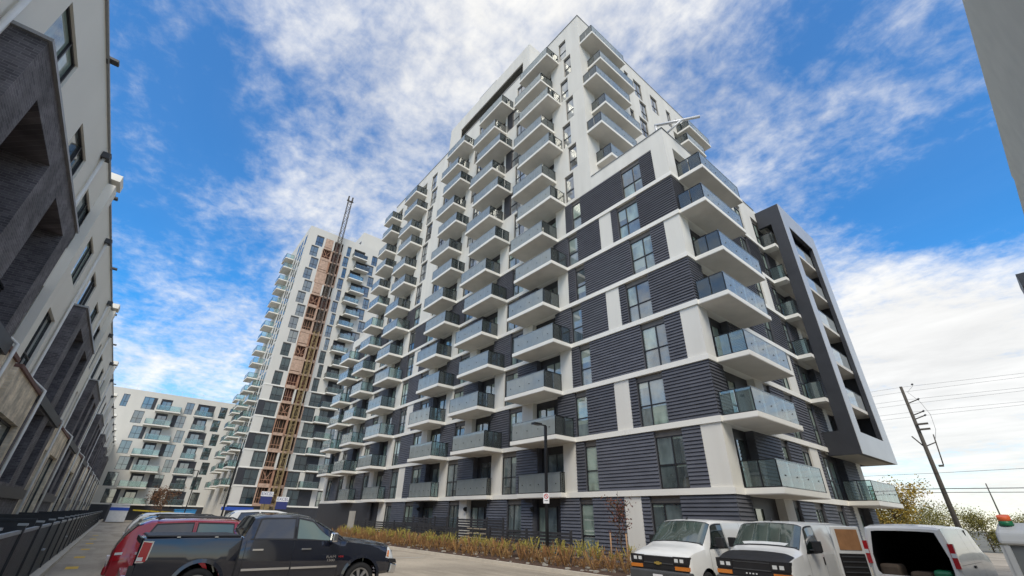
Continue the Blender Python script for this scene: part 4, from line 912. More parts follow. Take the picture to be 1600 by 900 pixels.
# ------------------------------------------------------------------ vehicles
class Body:
    def __init__(s, st): s.st = st      # (x, zb, w, zs, wb, zr, wr, crown)
    def pts(s, i):
        x, zb, w, zs, wb, zr, wr, c = s.st[i]
        return [(0, zb), (w*.90, zb), (w*.982, zb+.07), (w, zb+.42*(zs-zb)), (w*.995, zb+.74*(zs-zb)), (wb, zs), (wr, zr), (wr*.86, zr+.055*c), (wr*.45, zr+.085*c), (0, zr+.095*c)]
    def P(s, x, t, side=-1):
        st = s.st
        for i in range(len(st)-1):
            if x <= st[i+1][0] or i == len(st)-2: break
        f = (x-st[i][0])/max(1e-6, st[i+1][0]-st[i][0]); a, b = s.pts(i), s.pts(i+1)
        k = min(int(t), len(a)-2); g_ = t-k
        def ev(q): return Vector((0, q[k][0]*(1-g_)+q[k+1][0]*g_, q[k][1]*(1-g_)+q[k+1][1]*g_))
        v = ev(a)*(1-f)+ev(b)*f
        return Vector((x, v.y*side, v.z))
    def N(s, x, t, side=-1):
        e = .01; p = s.P(x, t, side); a = s.P(x+e, t, side)-s.P(x-e, t, side); b = s.P(x, min(t+e, 9), side)-s.P(x, t-e, side)
        n = a.cross(b); n.normalize(); c = Vector((x, 0, .9))
        if n.dot(p-c) < 0: n = -n
        return n
    def mesh(s, name, mats, wells=(), wr=.45, caps=True, sub=3, width=1.2):
        b = MB(); xs = []
        for i in range(len(s.st)-1):
            n = 1 if s.st[i+1][0]-s.st[i][0] < .12 else sub
            for k in range(n): xs.append(s.st[i][0]+(s.st[i+1][0]-s.st[i][0])*k/n)
        xs.append(s.st[-1][0]); ts = [0, 1, 2, 3, 4, 5, 6, 7, 8, 9]
        verts = []; ring = [(t, -1) for t in ts]+[(t, 1) for t in reversed(ts[1:-1])]
        for x in xs:
            for t, sd in ring: verts.append(tuple(s.P(x, t, sd)))
        k = len(ring); faces = []
        for i in range(len(xs)-1):
            for j in range(k): faces.append((i*k+j, i*k+(j+1) % k, (i+1)*k+(j+1) % k, (i+1)*k+j))
        if caps: faces.append(tuple(range(k))); faces.append(tuple(reversed(range((len(xs)-1)*k, len(xs)*k))))
        me = bpy.data.meshes.new(name); me.from_pydata(verts, [], faces)
        for m in mats: me.materials.append(MATS[m])
        if wells:
            o1 = bpy.data.objects.new('tmp', me); col.objects.link(o1)
            cb = MB()
            for wx, wz in wells:
                for sd in (-1, 1):
                    cb.tube([(wx, sd*.62, wz), (wx, sd*width, wz)], wr, 28, m=1)
            cme = cb.mesh('cut', list(mats)); o2 = bpy.data.objects.new('cut', cme); col.objects.link(o2)
            md = o1.modifiers.new('b', 'BOOLEAN'); md.operation = 'DIFFERENCE'; md.object = o2; md.solver = 'EXACT'
            dg = bpy.context.evaluated_depsgraph_get(); nm = bpy.data.meshes.new_from_object(o1.evaluated_get(dg))
            bpy.data.objects.remove(o1); bpy.data.objects.remove(o2); me = nm; me.name = name
        bm = bmesh.new(); bm.from_mesh(me); bmesh.ops.recalc_face_normals(bm, faces=bm.faces)
        for f in bm.faces: f.smooth = True
        for e in bm.edges:
            if len(e.link_faces) == 2 and e.calc_face_angle(0) > R(32): e.smooth = False
        bm.to_mesh(me); bm.free(); return me
    def patch(s, b, c, off=.008, n=6, m_=4, side=-1, m=0, t=0):
        # corners (x,t): bottom-rear, bottom-front, top-front, top-rear
        (x0, t0), (x1, t1), (x2, t2), (x3, t3) = c; base = len(b.v)
        for j in range(m_+1):
            v = j/m_
            for i in range(n+1):
                u = i/n; x = (x0*(1-u)+x1*u)*(1-v)+(x3*(1-u)+x2*u)*v; tt = (t0*(1-u)+t1*u)*(1-v)+(t3*(1-u)+t2*u)*v
                b.v.append(tuple(s.P(x, tt, side)+s.N(x, tt, side)*off))
        for j in range(m_):
            for i in range(n): q = base+j*(n+1)+i; b.f.append((q, q+1, q+n+2, q+n+1)); b.m.append(m); b.sm.append(True)
        return b
    def top(s, b, x0, x1, t0, t1, off=.008, n=6, k=10, m=0):
        # glass across the car between x0 (edge t0) and x1 (edge t1)
        base = len(b.v)
        for i in range(n+1):
            x = x0+(x1-x0)*i/n; te = t0+(t1-t0)*i/n
            for j in range(2*k+1):
                q = (j-k)/k; tt = 9-(9-te)*abs(q); sd = -1 if q < 0 else 1
                nn = s.N(x, max(te, min(tt, 8.9)), sd)
                if abs(q) < .02: nn.y = 0; nn.normalize()
                b.v.append(tuple(s.P(x, tt, sd)+nn*off))
        for i in range(n):
            for j in range(2*k): q = base+i*(2*k+1)+j; b.f.append((q, q+1, q+2*k+2, q+2*k+1)); b.m.append(m); b.sm.append(True)
        return b
def wheel_parts(r=.40, w=.26, rimr=.27, spokes=7):
    def lathe(prof, m, name, seg=32):
        b = MB(); n0 = 0; rings = []
        for (y, rr) in prof:
            rings.append(len(b.v))
            for j in range(seg): b.v.append((rr*math.cos(2*math.pi*j/seg), y, rr*math.sin(2*math.pi*j/seg)))
        for i in range(len(rings)-1):
            for j in range(seg): b.f.append((rings[i]+j, rings[i]+(j+1) % seg, rings[i+1]+(j+1) % seg, rings[i+1]+j)); b.m.append(0); b.sm.append(True)
        return b
    ty = lathe([(w/2-.02, rimr-.01), (w/2, rimr+.02), (w/2, r-.05), (w/2-.03, r-.005), (0, r), (-w/2+.03, r-.005), (-w/2, r-.05), (-w/2, rimr+.02), (-w/2+.02, rimr-.01)], 'tyre', 'tyre').mesh('tyre', 'tyre')
    rb = lathe([(-w/2+.012, rimr+.005), (-w/2+.012, rimr-.03), (w/2-.05, rimr-.035)], 'rim', 'rim')
    dk = lathe([(-w/2+.09, rimr-.03), (-w/2+.09, .0)], 'rim', 'rim'); n = len(rb.v)
    rb.v += dk.v; rb.f += [tuple(i+n for i in f) for f in dk.f]; rb.m += [1]*len(dk.f); rb.sm += dk.sm
    for k in range(spokes):
        for dd in (-.10, .10):
            a = 2*math.pi*k/spokes+dd; p = Vector((math.cos(a), 0, math.sin(a))); q = Vector((-math.sin(a), 0, math.cos(a))); y0, y1 = -w/2+.02, -w/2+.07
            A = p*.05; B = p*(rimr-.02)
            for y in (y0,): rb.quad(A-q*.02+Vector((0, y+.02, 0)), B-q*.022+Vector((0, y, 0)), B+q*.022+Vector((0, y, 0)), A+q*.02+Vector((0, y+.02, 0)))
            for sg in (-1, 1): rb.quad(A+q*.02*sg+Vector((0, y0+.02, 0)), B+q*.022*sg+Vector((0, y0, 0)), B+q*.022*sg+Vector((0, y1, 0)), A+q*.02*sg+Vector((0, y1, 0)))
    rb.tube([(0, -w/2+.012, 0), (0, -w/2+.06, 0)], .065, 14)
    return ty, rb.mesh('rim', ['rim', 'plastic'])
WH = {}
def wheels(t, M, pos, r, half, rimr=None, spokes=7, w=.25):
    key = (r, rimr, spokes, w)
    if key not in WH: WH[key] = wheel_parts(r, w, rimr or r*.66, spokes)
    ty, rm = WH[key]
    for x in pos:
        for sd in (-1, 1):
            m = M @ T(x, sd*(half-w/2-.015), r) @ (Matrix() if sd < 0 else Matrix.Rotation(math.pi, 4, 'Z'))
            a = link('wheel', ty, t, m); link('rim', rm, a, m)
def seam(B, b, x0, t0, x1, t1, side=-1, w=.010, off=.0035, n=8):
    if abs(x1-x0) < 1e-3: B.patch(b, ((x0-w/2, t0), (x0+w/2, t0), (x1+w/2, t1), (x1-w/2, t1)), off, 1, n, side)
    else:
        dt = w/.35; B.patch(b, ((x0, t0), (x1, t1), (x1, t1+dt), (x0, t0+dt)), off, n, 1, side)
def arch(t, M, x, z, r, half, m, name='fender_flare', tk=.06, a0=-15, a1=195, out=.02):
    b = MB(); n = 22
    for sd in (-1, 1):
        for i in range(n):
            A, Bq = R(a0+(a1-a0)*i/n), R(a0+(a1-a0)*(i+1)/n)
            def p(a, rr, y): return (x+rr*math.cos(a), sd*y, z+rr*math.sin(a))
            b.quad(p(A, r, half+out), p(Bq, r, half+out), p(Bq, r+tk, half+out*.6), p(A, r+tk, half+out*.6), sm=True); b.quad(p(A, r, half+out), p(Bq, r, half+out), p(Bq, r, half-.08), p(A, r, half-.08), sm=True)
            b.quad(p(A, r+tk, half+out*.6), p(Bq, r+tk, half+out*.6), p(Bq, r+tk+.012, half-.04), p(A, r+tk+.012, half-.04), sm=True)
    b.build(name, m, t, M)

# --- black pickup
pk = thing('pickup_truck', 'black crew cab pickup with covered bed parked at lower left', 'pickup', (.66+3, 14.36, 0))
PM = T(.66, 14.36, 0)
B = Body([(0.0, .60, .93, 1.36, .90, 1.39, .84, .1), (.05, .55, .985, 1.38, .95, 1.41, .90, .1), (.9, .50, 1.0, 1.39, .96, 1.42, .91, .1), (1.93, .47, 1.0, 1.39, .96, 1.42, .91, .1),
          (1.94, .47, .995, 1.36, .93, 1.40, .88, .1), (1.99, .47, 1.0, 1.34, .955, 1.40, .90, .3), (2.16, .45, 1.0, 1.34, .955, 1.80, .76, .7), (2.40, .45, 1.0, 1.34, .955, 1.84, .75, 1.), (3.2, .45, 1.0, 1.33, .955, 1.855, .75, 1.),
          (3.55, .45, 1.0, 1.32, .955, 1.80, .755, 1.), (4.5, .46, 1.0, 1.29, .95, 1.33, .88, .9), (4.7, .47, 1.0, 1.27, .94, 1.30, .82, .9), (5.5, .50, .995, 1.19, .91, 1.22, .80, .9), (5.85, .52, .96, 1.12, .86, 1.16, .78, .8), (5.99, .56, .90, 1.00, .80, 1.04, .70, .5), (6.03, .6, .85, .92, .75, .95, .65, .3)])
link('body', B.mesh('body', ['black_paint', 'interior'], wells=((1.24, .44), (5.03, .44)), wr=.50), pk, PM)
def car_glass(t, M, B, name, patches, m='carglass', off=.008):
    for sd in (-1, 1):
        for c in patches:
            b = MB(); B.patch(b, c, off, 8, 4, sd); wo = b.build(name, m, t, M)
            (x0, t0), (x1, t1), (x2, t2), (x3, t3) = c; b = MB(); B.patch(b, ((x0-.035, t0-.05), (x1+.04, t1-.05), (x2+.025, min(t2+.06, 5.99)), (x3-.03, min(t3+.06, 5.99))), off*.5, 8, 4, sd); b.build('window_trim', 'plastic', wo, M)
car_glass(pk, PM, B, 'side_window', [((2.22, 5.08), (3.12, 5.08), (3.12, 5.92), (2.32, 5.9))], 'carglass_grey'); car_glass(pk, PM, B, 'side_window', [((3.22, 5.08), (4.28, 5.08), (3.62, 5.9), (3.22, 5.92))], 'carglass_green')
b = MB(); B.top(b, 3.66, 4.46, 6.3, 6.25, .008); b.build('windshield', 'carglass', pk, PM)
b = MB(); B.top(b, 2.015, 2.145, 6.6, 6.6, .006); b.build('rear_window', 'carglass', pk, PM)
b = MB()
for sd in (-1, 1):
    for x0, t0, x1, t1 in ((2.06, 1.6, 2.06, 5.0), (3.17, 1.6, 3.17, 5.95), (4.36, 1.6, 4.36, 4.98), (2.06, 1.6, 4.36, 1.6), (4.9, 4.9, 5.85, 4.85)): seam(B, b, x0, t0, x1, t1, sd)
    B.patch(b, ((1.925, 1.2), (1.965, 1.2), (1.965, 6.2), (1.925, 6.2)), .004, 1, 12, sd)
    for c in (((2.13, 5.02), (4.4, 5.02), (4.4, 5.1), (2.13, 5.1)),): B.patch(b, c, .004, 8, 1, sd)
b.build('door_seam', 'plastic', pk, PM, kind='stuff')
b = MB()
for sd in (-1, 1):
    for x in (2.22, 3.36):
        p = B.P(x, 4.05, sd); b.box(x, x+.24, *(sorted((p.y, p.y+sd*.035))), 1.13, 1.165)
    b.box(2.08, 3.15, *(sorted((sd*1.002, sd*1.022))), .72, .765); b.box(3.19, 4.34, *(sorted((sd*1.002, sd*1.022))), .72, .765)
b.build('chrome_trim', 'chrome', pk, PM)
for sd in (-1, 1):
    b = MB(); b.box(4.02, 4.18, *(sorted((sd*1.0, sd*1.22))), 1.30, 1.34); b.build('mirror_arm', 'plastic', pk, PM)
    b = MB(); b.box(4.0, 4.16, *(sorted((sd*1.1, sd*1.30))), 1.30, 1.52); mo = b.build('mirror', 'chrome', pk, PM); md = mo.modifiers.new('bev', 'BEVEL'); md.width = .04; md.segments = 3
    # tail lamp with pale lower lens
    b = MB(); b.prism([(.03, .96), (.19, .96), (.21, 1.31), (.05, 1.33)], *(sorted((sd*.80, sd*.992)))); tl = b.build('tail_light', 'lamp_red', pk, PM)
    b = MB(); b.box(.03, .13, *(sorted((sd*.82, sd*.996))), .975, 1.045); b.build('reverse_lens', 'lamp_white', tl, PM)
    b = MB(); b.prism([(.02, .94), (.212, .94), (.235, 1.34), (.04, 1.35)], *(sorted((sd*.81, sd*.986)))); b.build('lamp_surround', 'chrome', tl, PM)
    b = MB(); B.patch(b, ((5.72, 3.6), (5.98, 3.4), (5.94, 5.3), (5.80, 5.4)), .012, 5, 5, sd); hl = b.build('headlight', 'lamp_white', pk, PM)
    b = MB(); B.patch(b, ((5.74, 3.8), (5.81, 3.7), (5.83, 4.6), (5.78, 4.6)), .018, 2, 2, sd); b.build('turn_lens', 'lamp_amber', hl, PM)
arch(pk, PM, 5.03, .44, .475, .985, 'black_paint', tk=.075, out=.035); arch(pk, PM, 1.24, .44, .475, .985, 'black_paint', tk=.075, out=.035)
wheels(pk, PM, (1.24, 5.03), .405, 1.0, .275, 7)
b = MB(); b.prism([(.06, 1.405), (1.92, 1.41), (1.92, 1.455), (.10, 1.45)], -.925, .925); o = b.build('bed_cover', 'plastic', pk, PM); m_ = o.modifiers.new('bev', 'BEVEL'); m_.width = .03; m_.segments = 2
b = MB()
for x in (.62, 1.36): b.box(x, x+.07, -.96, -.90, 1.405, 1.43)
b.build('cover_clamp', 'chrome', pk, PM)
b = MB(); b.box(-.16, .0, -.94, .94, .52, .72); o = b.build('rear_bumper', 'chrome', pk, PM); m_ = o.modifiers.new('bev', 'BEVEL'); m_.width = .04; m_.segments = 3
b = MB(); b.box(-.06, .08, -.97, .97, .60, .90); b.build('tailgate', 'black_paint', pk, PM)
b = MB(); b.box(-.02, .05, -.9, .9, 1.30, 1.40); b.build('tailgate_cap', 'plastic', pk, PM)
b = MB(); b.prism([(5.86, .52), (6.06, .50), (6.10, .74), (5.9, .78)], -.98, .98); o = b.build('front_bumper', 'chrome', pk, PM); m_ = o.modifiers.new('bev', 'BEVEL'); m_.width = .04; m_.segments = 3
b = MB(); b.prism([(5.84, .78), (6.08, .76), (6.04, .86), (5.84, .88)], -.975, .975); b.build('bumper_pad', 'plastic', pk, PM)
b = MB(); b.box(6.0, 6.07, -.62, .62, .82, 1.06); b.build('grille', 'chrome', pk, PM)
b = MB(); b.tube([(2.2, -1.05, .42), (4.3, -1.05, .42)], .05, 8); b.tube([(2.2, 1.05, .42), (4.3, 1.05, .42)], .05, 8); b.build('step_bar', 'plastic', pk, PM)
tm = PM @ T(4.16, -1.006, .955) @ RX
link('badge', text_mesh('RAM', .085, 'chrome', 'badge'), pk, tm @ Matrix.Diagonal((1.5, 1, 1, 1))); link('badge', text_mesh('1500', .075, 'chrome', 'badge'), pk, tm @ T(0, -.075, 0) @ Matrix.Diagonal((1.45, 1, 1, 1)))
link('badge', text_mesh('HEMI', .06, 'sign_red', 'badge'), pk, tm @ T(.26, .0, 0))

# --- generic wagons
def wagon(name, label, x, y, paint, rot=0, glass=('carglass_grey', 'carglass_green'), group=None, rails=True, Lc=5.05, hs=1., cat='car', spoiler=True):
    t = thing(name, label, cat, (x+Lc/2, y, 0), group=group); M = T(x, y, 0)
    if rot: M = T(x+Lc, y, 0) @ Matrix.Rotation(math.pi, 4, 'Z')
    k = Lc/5.05; z = lambda v: v*hs
    B = Body([(q[0]*k, z(q[1]), q[2], z(q[3]), q[4], z(q[5]), q[6], q[7]) for q in
              [(0, .40, .86, .92, .84, .96, .78, .2), (.05, .34, .95, 1.0, .90, 1.08, .82, .3), (.16, .30, .98, 1.02, .93, 1.30, .80, .4), (.34, .28, .99, 1.03, .94, 1.52, .76, .7), (.62, .28, 1., 1.03, .945, 1.62, .75, .9), (1.6, .28, 1., 1.02, .95, 1.66, .75, 1.), (2.6, .28, 1., 1.01, .95, 1.65, .75, 1.), (3.15, .28, 1., 1.0, .95, 1.58, .76, 1.), (4.05, .29, .99, .98, .93, 1.03, .84, .9), (4.3, .30, .98, .95, .91, .99, .8, .9), (4.8, .33, .93, .84, .84, .88, .74, .7), (5.02, .38, .82, .70, .72, .74, .62, .4), (5.05, .42, .76, .62, .66, .66, .56, .2)]])
    link('body', B.mesh('body', [paint, 'interior'], wells=((.98*k, .36), (4.02*k, .36)), wr=.41), t, M)
    car_glass(t, M, B, 'side_window', [((.52*k, 5.12), (1.62*k, 5.08), (1.62*k, 5.92), (.78*k, 5.9))], glass[0]); car_glass(t, M, B, 'side_window', [((1.76*k, 5.08), (2.72*k, 5.08), (2.66*k, 5.92), (1.76*k, 5.92))], glass[1]); car_glass(t, M, B, 'side_window', [((2.82*k, 5.08), (3.72*k, 5.08), (3.2*k, 5.85), (2.78*k, 5.92))], glass[1])
    b = MB(); B.top(b, 3.24*k, 3.98*k, 6.3, 6.2); b.build('windshield', 'carglass', t, M)
    b = MB(); B.top(b, .12*k, .46*k, 6.3, 6.3); b.build('rear_window', 'carglass_grey', t, M)
    b = MB()
    for sd in (-1, 1):
        for x0, t0, x1, t1 in ((1.69, 1.8, 1.69, 5.95), (2.76, 1.8, 2.76, 5.95), (3.84, 1.8, 3.84, 4.95), (.6, 4.45, 1.69, 4.45)): seam(B, b, x0*k, t0, x1*k, t1, sd)
    b.build('door_seam', 'plastic', t, M, kind='stuff')
    for sd in (-1, 1):
        b = MB(); B.patch(b, ((.03*k, 3.5), (.30*k, 3.7), (.30*k, 4.95), (.07*k, 4.9)), .012, 4, 4, sd); tl = b.build('tail_light', 'lamp_red', t, M)
        b = MB(); B.patch(b, ((.07*k, 4.2), (.22*k, 4.2), (.22*k, 4.5), (.07*k, 4.5)), .018, 2, 2, sd); b.build('reverse_lens', 'lamp_white', tl, M)
        b = MB(); B.patch(b, ((4.62*k, 3.9), (4.98*k, 3.8), (4.93*k, 5.2), (4.66*k, 5.1)), .012, 4, 4, sd); b.build('headlight', 'lamp_white', t, M)
        b = MB(); b.box(3.42*k, 3.58*k, *(sorted((sd*.97, sd*1.16))), z(1.02), z(1.18)); o = b.build('mirror', paint, t, M); q = o.modifiers.new('bev', 'BEVEL'); q.width = .04
        if rails:
            b = MB(); b.tube([(.75*k, sd*.66, z(1.70)), (.9*k, sd*.66, z(1.76)), (2.6*k, sd*.66, z(1.78)), (2.8*k, sd*.66, z(1.71))], .022, 6); b.build('roof_rail', 'greyplastic', t, M)
        b = MB(); b.box(2.45*k, 2.66*k, *(sorted((sd*.985, sd*1.012))), z(.86), z(.89)); b.box(1.4*k, 1.62*k, *(sorted((sd*.985, sd*1.012))), z(.87), z(.90)); b.build('door_handle', paint, t, M)
    b = MB(); b.box(-.06, .08, -.86, .86, .40, .62); o = b.build('rear_bumper', paint, t, M); q = o.modifiers.new('bev', 'BEVEL'); q.width = .05; q.segments = 2
    b = MB(); b.box(-.065, .02, -.26, .26, .70*hs, .80*hs); b.build('plate', 'sign_white', t, M)
    wheels(t, M, (.98*k, 4.02*k), .34, .99, .22, 6, .22)
    return t
wagon('minivan', 'dark red minivan parked just behind the black pickup', .30, 17.9, 'red_paint', Lc=5.1, hs=1.0)
wagon('parked_car', 'white wagon with roof rails parked behind the red minivan', .5, 21.1, 'white_paint', group='cars parked along the left kerb', hs=1.0)
wagon('parked_car', 'black wagon parked behind the white wagon', .6, 24.3, 'black_paint', group='cars parked along the left kerb', hs=1.02)
wagon('parked_car', 'silver wagon parked behind the black wagon', .7, 27.6, 'silver_paint', group='cars parked along the left kerb')
wagon('parked_car', 'white car farthest along the left parking row', .8, 33.5, 'white_paint', group='cars parked along the left kerb', hs=1.05, rails=False)
wagon('parked_car', 'black sport utility vehicle parked beyond the pickup cab', 9.2, 44.0, 'black_paint', group='cars parked by the planting', hs=1.12)
wagon('parked_car', 'tall white car showing above the roof line left of the pickup cab', 4.6, 30.4, 'white_paint', hs=1.2, rails=False)

# --- white cargo vans
VAN = [(0, .50, .93, 1.28, .93, 1.93, .80, .3), (.04, .42, .99, 1.30, .985, 1.97, .86, .6), (.3, .38, 1.0, 1.30, .995, 1.99, .87, .9), (2.5, .38, 1.0, 1.30, .995, 1.99, .87, 1.), (3.75, .38, 1.0, 1.30, .99, 1.98, .86, 1.), (4.02, .38, 1.0, 1.30, .985, 1.94, .86, 1.), (4.70, .38, 1.0, 1.29, .975, 1.37, .91, .9), (4.9, .38, 1.0, 1.26, .965, 1.31, .88, .8), (5.3, .40, .99, 1.19, .95, 1.23, .86, .8), (5.55, .42, .97, 1.12, .93, 1.16, .83, .6), (5.66, .46, .94, 1.04, .89, 1.08, .79, .3), (5.69, .5, .91, .98, .86, 1.01, .76, .1)]
def cargo_van(label, M, bra=False, open_rear=False):
    loc = M.translation; t = thing('cargo_van', label, 'van', (loc.x, loc.y, 0), group='white cargo vans'); B = Body(VAN)
    if open_rear:
        link('body', B.mesh('body', ['white_paint', 'interior'], wells=((1.15, .38), (4.75, .38)), wr=.45), t, M)
    else: link('body', B.mesh('body', ['white_paint', 'interior'], wells=((1.15, .38), (4.75, .38)), wr=.45), t, M)
    b = MB(); B.top(b, 4.06, 4.68, 6.12, 6.15, .01); ws = b.build('windshield', 'vanglass', t, M); b = MB(); B.top(b, 4.03, 4.715, 6.04, 6.04, .006); b.build('windshield_trim', 'plastic', ws, M); b = MB(); B.top(b, 4.60, 4.675, 7.4, 7.6, .013); b.build('dash_reflection', 'lamp_white', ws, M) if bra else None  # white patch over the glass, a painted reflection of dashboard paper
    for sd in (-1, 1):
        b = MB(); B.patch(b, ((3.42, 5.04), (4.42, 5.04), (4.05, 5.9), (3.42, 5.92)), .010, 6, 4, sd); so = b.build('side_window', 'carglass', t, M); b = MB(); B.patch(b, ((3.385, 4.98), (4.475, 4.98), (4.075, 5.97), (3.385, 5.98)), .006, 6, 4, sd); b.build('window_trim', 'plastic', so, M)
        b = MB()
        for x0, t0, x1, t1 in ((3.34, 1.6, 3.34, 5.95), (4.5, 1.6, 4.5, 5.0), (2.2, 1.6, 2.2, 6.0), (3.34, 1.65, 4.5, 1.65)): seam(B, b, x0, t0, x1, t1, sd)
        b.build('door_seam', 'greyplastic', t, M, kind='stuff')
        b = MB(); b.box(4.10, 4.26, *(sorted((sd*.98, sd*1.10))), 1.36, 1.40); b.box(4.08, 4.22, *(sorted((sd*1.06, sd*1.27))), 1.34, 1.60); o = b.build('mirror', 'plastic', t, M); q = o.modifiers.new('bev', 'BEVEL'); q.width = .035; q.segments = 2
        b = MB(); b.box(3.40, 3.44, *(sorted((sd*.995, sd*1.015))), 1.02, 1.2); b.build('door_handle', 'plastic', t, M)
        b = MB(); b.box(5.50, 5.735, *(sorted((sd*.50, sd*.945))), .92, 1.10); hl = b.build('headlight', 'plastic', t, M)
        b = MB(); b.box(5.70, 5.741, *(sorted((sd*.55, sd*.66))), .965, 1.05); b.box(5.70, 5.741, *(sorted((sd*.72, sd*.83))), .965, 1.05); b.build('lens', 'lamp_white', hl, M)
        b = MB(); b.box(5.50, 5.735, *(sorted((sd*.54, sd*.95))), .775, .865); b.build('turn_signal', 'lamp_amber', t, M)
        b = MB(); B.patch(b, ((.03, 4.0), (.14, 4.0), (.14, 5.5), (.03, 5.5)), .02, 2, 4, sd); b.build('tail_light', 'lamp_red', t, M)
        b = MB(); b.tube([(4.72, sd*.1+.1, 1.42), (4.66, sd*.1+.75, 1.44)], .014, 5); b.build('wiper', 'plastic', t, M)
    b = MB(); b.box(5.5, 5.715, -.94, .94, .74, .775); b.box(5.5, 5.715, -.94, .94, .868, .918); b.box(5.6, 5.72, -.53, .53, .775, .868); b.box(5.6, 5.725, -.49, .49, .918, 1.09); g_ = b.build('grille', 'plastic', t, M)
    b = MB(); b.box(5.72, 5.733, -.49, .49, .90, .925); b.box(5.72, 5.733, -.49, .49, 1.07, 1.09); b.build('grille_bar', 'greyplastic', g_, M)
    b = MB(); b.box(5.5, 5.80, -.985, .985, .44, .735); o = b.build('front_bumper', 'greyplastic', t, M); q = o.modifiers.new('bev', 'BEVEL'); q.width = .05; q.segments = 3
    b = MB(); b.box(5.802, 5.815, -.16, .16, .50, .64); b.build('plate', 'sign_white', t, M)
    if bra:
        b = MB(); B.top(b, 5.22, 5.66, 5.2, 5.2, .015); b.build('hood_bra', 'plastic', t, M)
        b = MB(); b.box(5.50, 5.728, -.95, .95, 1.10, 1.13); b.build('bra_flap', 'plastic', t, M)
        b = MB()
        for i in range(4): b.box(5.735, 5.742, -.16+i*.085, -.12+i*.085, .81, .84)
        b.build('grille_letters', 'lamp_white', g_, M)
    else:
        b = MB(); b.box(5.735, 5.75, -.12, .12, .89, .935); b.box(5.736, 5.751, -.05, .05, .87, .955); b.build('bow_tie_emblem', 'gold', g_, M)
    b = MB(); b.prism([(4.70, 1.315), (4.30, 1.50), (4.34, 1.36)], -.5, .1) if False else None
    b = MB(); b.tube([(3.85, 0, 2.06), (3.80, 0, 2.13)], .03, 6); b.build('roof_antenna', 'plastic', t, M)
    wheels(t, M, (1.15, 4.75), .37, 1.0, .22, 6, .24)
    return t, B
RP = Matrix.Rotation(math.pi, 4, 'Z')
cargo_van('white cargo van with gold emblem on its black grille, beside the sapling', T(12.75+5.72, 8.72, 0) @ RP)
cargo_van('white cargo van with black hood guard, middle of the three vans', T(13.5+5.72, 6.38, 0) @ RP, bra=True)
# third van seen from its open rear
V3 = T(17.6, 3.82, 0)
v3 = thing('cargo_van', 'white cargo van with its rear door open showing a dark load space', 'van', (20.4, 3.82, 0), group='white cargo vans'); B3 = Body(VAN)
me = B3.mesh('body', ['white_paint', 'interior'], caps=False); link('body', me, v3, V3)
B4 = Body([(q[0]+.0, q[1]+.30, q[2]-.09, q[3], q[4]-.09, q[5]-.06, q[6]-.08, q[7]) for q in VAN[:6]])
link('load_space', B4.mesh('load_space', ['interior', 'interior'], caps=False), v3, V3); MB().box(3.2, 3.25, -.9, .9, .6, 1.95).build('bulkhead', 'interior', v3, V3)
b = MB(); ring = [(t_, -1) for t_ in range(10)]+[(t_, 1) for t_ in range(8, 0, -1)]
for i in range(len(ring)):
    a, c = ring[i], ring[(i+1) % len(ring)]
    b.quad(B3.P(0, a[0], a[1]), B3.P(0, c[0], c[1]), B4.P(0, c[0], c[1]), B4.P(0, a[0], a[1]))
b.build('door_frame', 'white_paint', v3, V3)
b = MB(); b.box(.3, 2.4, -.86, -.83, .7, 1.7); b.build('interior_panel', 'interior', v3, V3)
b = MB(); b.box(.2, .9, .35, .84, .7, 1.05); b.box(.3, 1.0, -.3, .2, .7, .9); o = b.build('cargo', 'interior2', v3, V3); q = o.modifiers.new('bev', 'BEVEL'); q.width = .08; q.segments = 2
b = MB(); b.box(.15, .6, -.75, -.35, .7, .98); o = b.build('cargo', 'green', v3, V3); q = o.modifiers.new('bev', 'BEVEL'); q.width = .08; q.segments = 2
VD = V3 @ T(-.02, .98, 0) @ Matrix.Rotation(R(-128), 4, 'Z')
dr = MB(); dr.box(-.06, .0, -.90, -.02, .52, 1.98); drm = dr.build('rear_door', 'white_paint', v3, VD); q = drm.modifiers.new('bev', 'BEVEL'); q.width = .03; q.segments = 2
link('door_panel', MB().box(.002, .014, -.78, -.12, 1.36, 1.90).mesh('door_panel', 'wood_panel'), drm, VD)
link('door_liner', MB().box(.002, .010, -.84, -.08, .60, 1.27).mesh('door_liner', 'interior'), drm, VD)
b = MB()
for i in range(5): b.box(.011, .028, -.80, -.12, .66+i*.13, .69+i*.13)
link('door_rib', b.mesh('door_rib', 'greyplastic'), drm, VD, kind='stuff')
for sd in (-1, 1):
    b = MB(); b.box(-.03, .10, *(sorted((sd*.90, sd*1.012))), 1.05, 1.62); tl = b.build('tail_light', 'lamp_red', v3, V3)
    b = MB(); b.box(-.036, .085, *(sorted((sd*.91, sd*1.018))), 1.30, 1.40); b.build('reverse_lens', 'lamp_white', tl, V3)
    b = MB()
    for x0, t0, x1, t1 in ((3.34, 1.6, 3.34, 5.95), (2.2, 1.6, 2.2, 6.0), (.2, 4.2, 3.3, 4.2)): seam(B3, b, x0, t0, x1, t1, sd)
    b.build('door_seam', 'greyplastic', v3, V3, kind='stuff')
    b = MB(); b.box(1.9, 2.15, *(sorted((sd*.995, sd*1.02))), 1.0, 1.06); b.build('door_handle', 'plastic', v3, V3)
    b = MB(); B3.patch(b, ((.5, 5.1), (1.9, 5.1), (1.9, 5.85), (.55, 5.85)), .010, 4, 3, sd); b.build('side_window', 'carglass', v3, V3) if sd > 0 else None
b = MB(); b.box(-.12, .02, -.98, .98, .36, .54); b.build('rear_bumper', 'greyplastic', v3, V3)
wheels(v3, V3, (1.15, 4.75), .37, 1.0, .22, 6, .24)

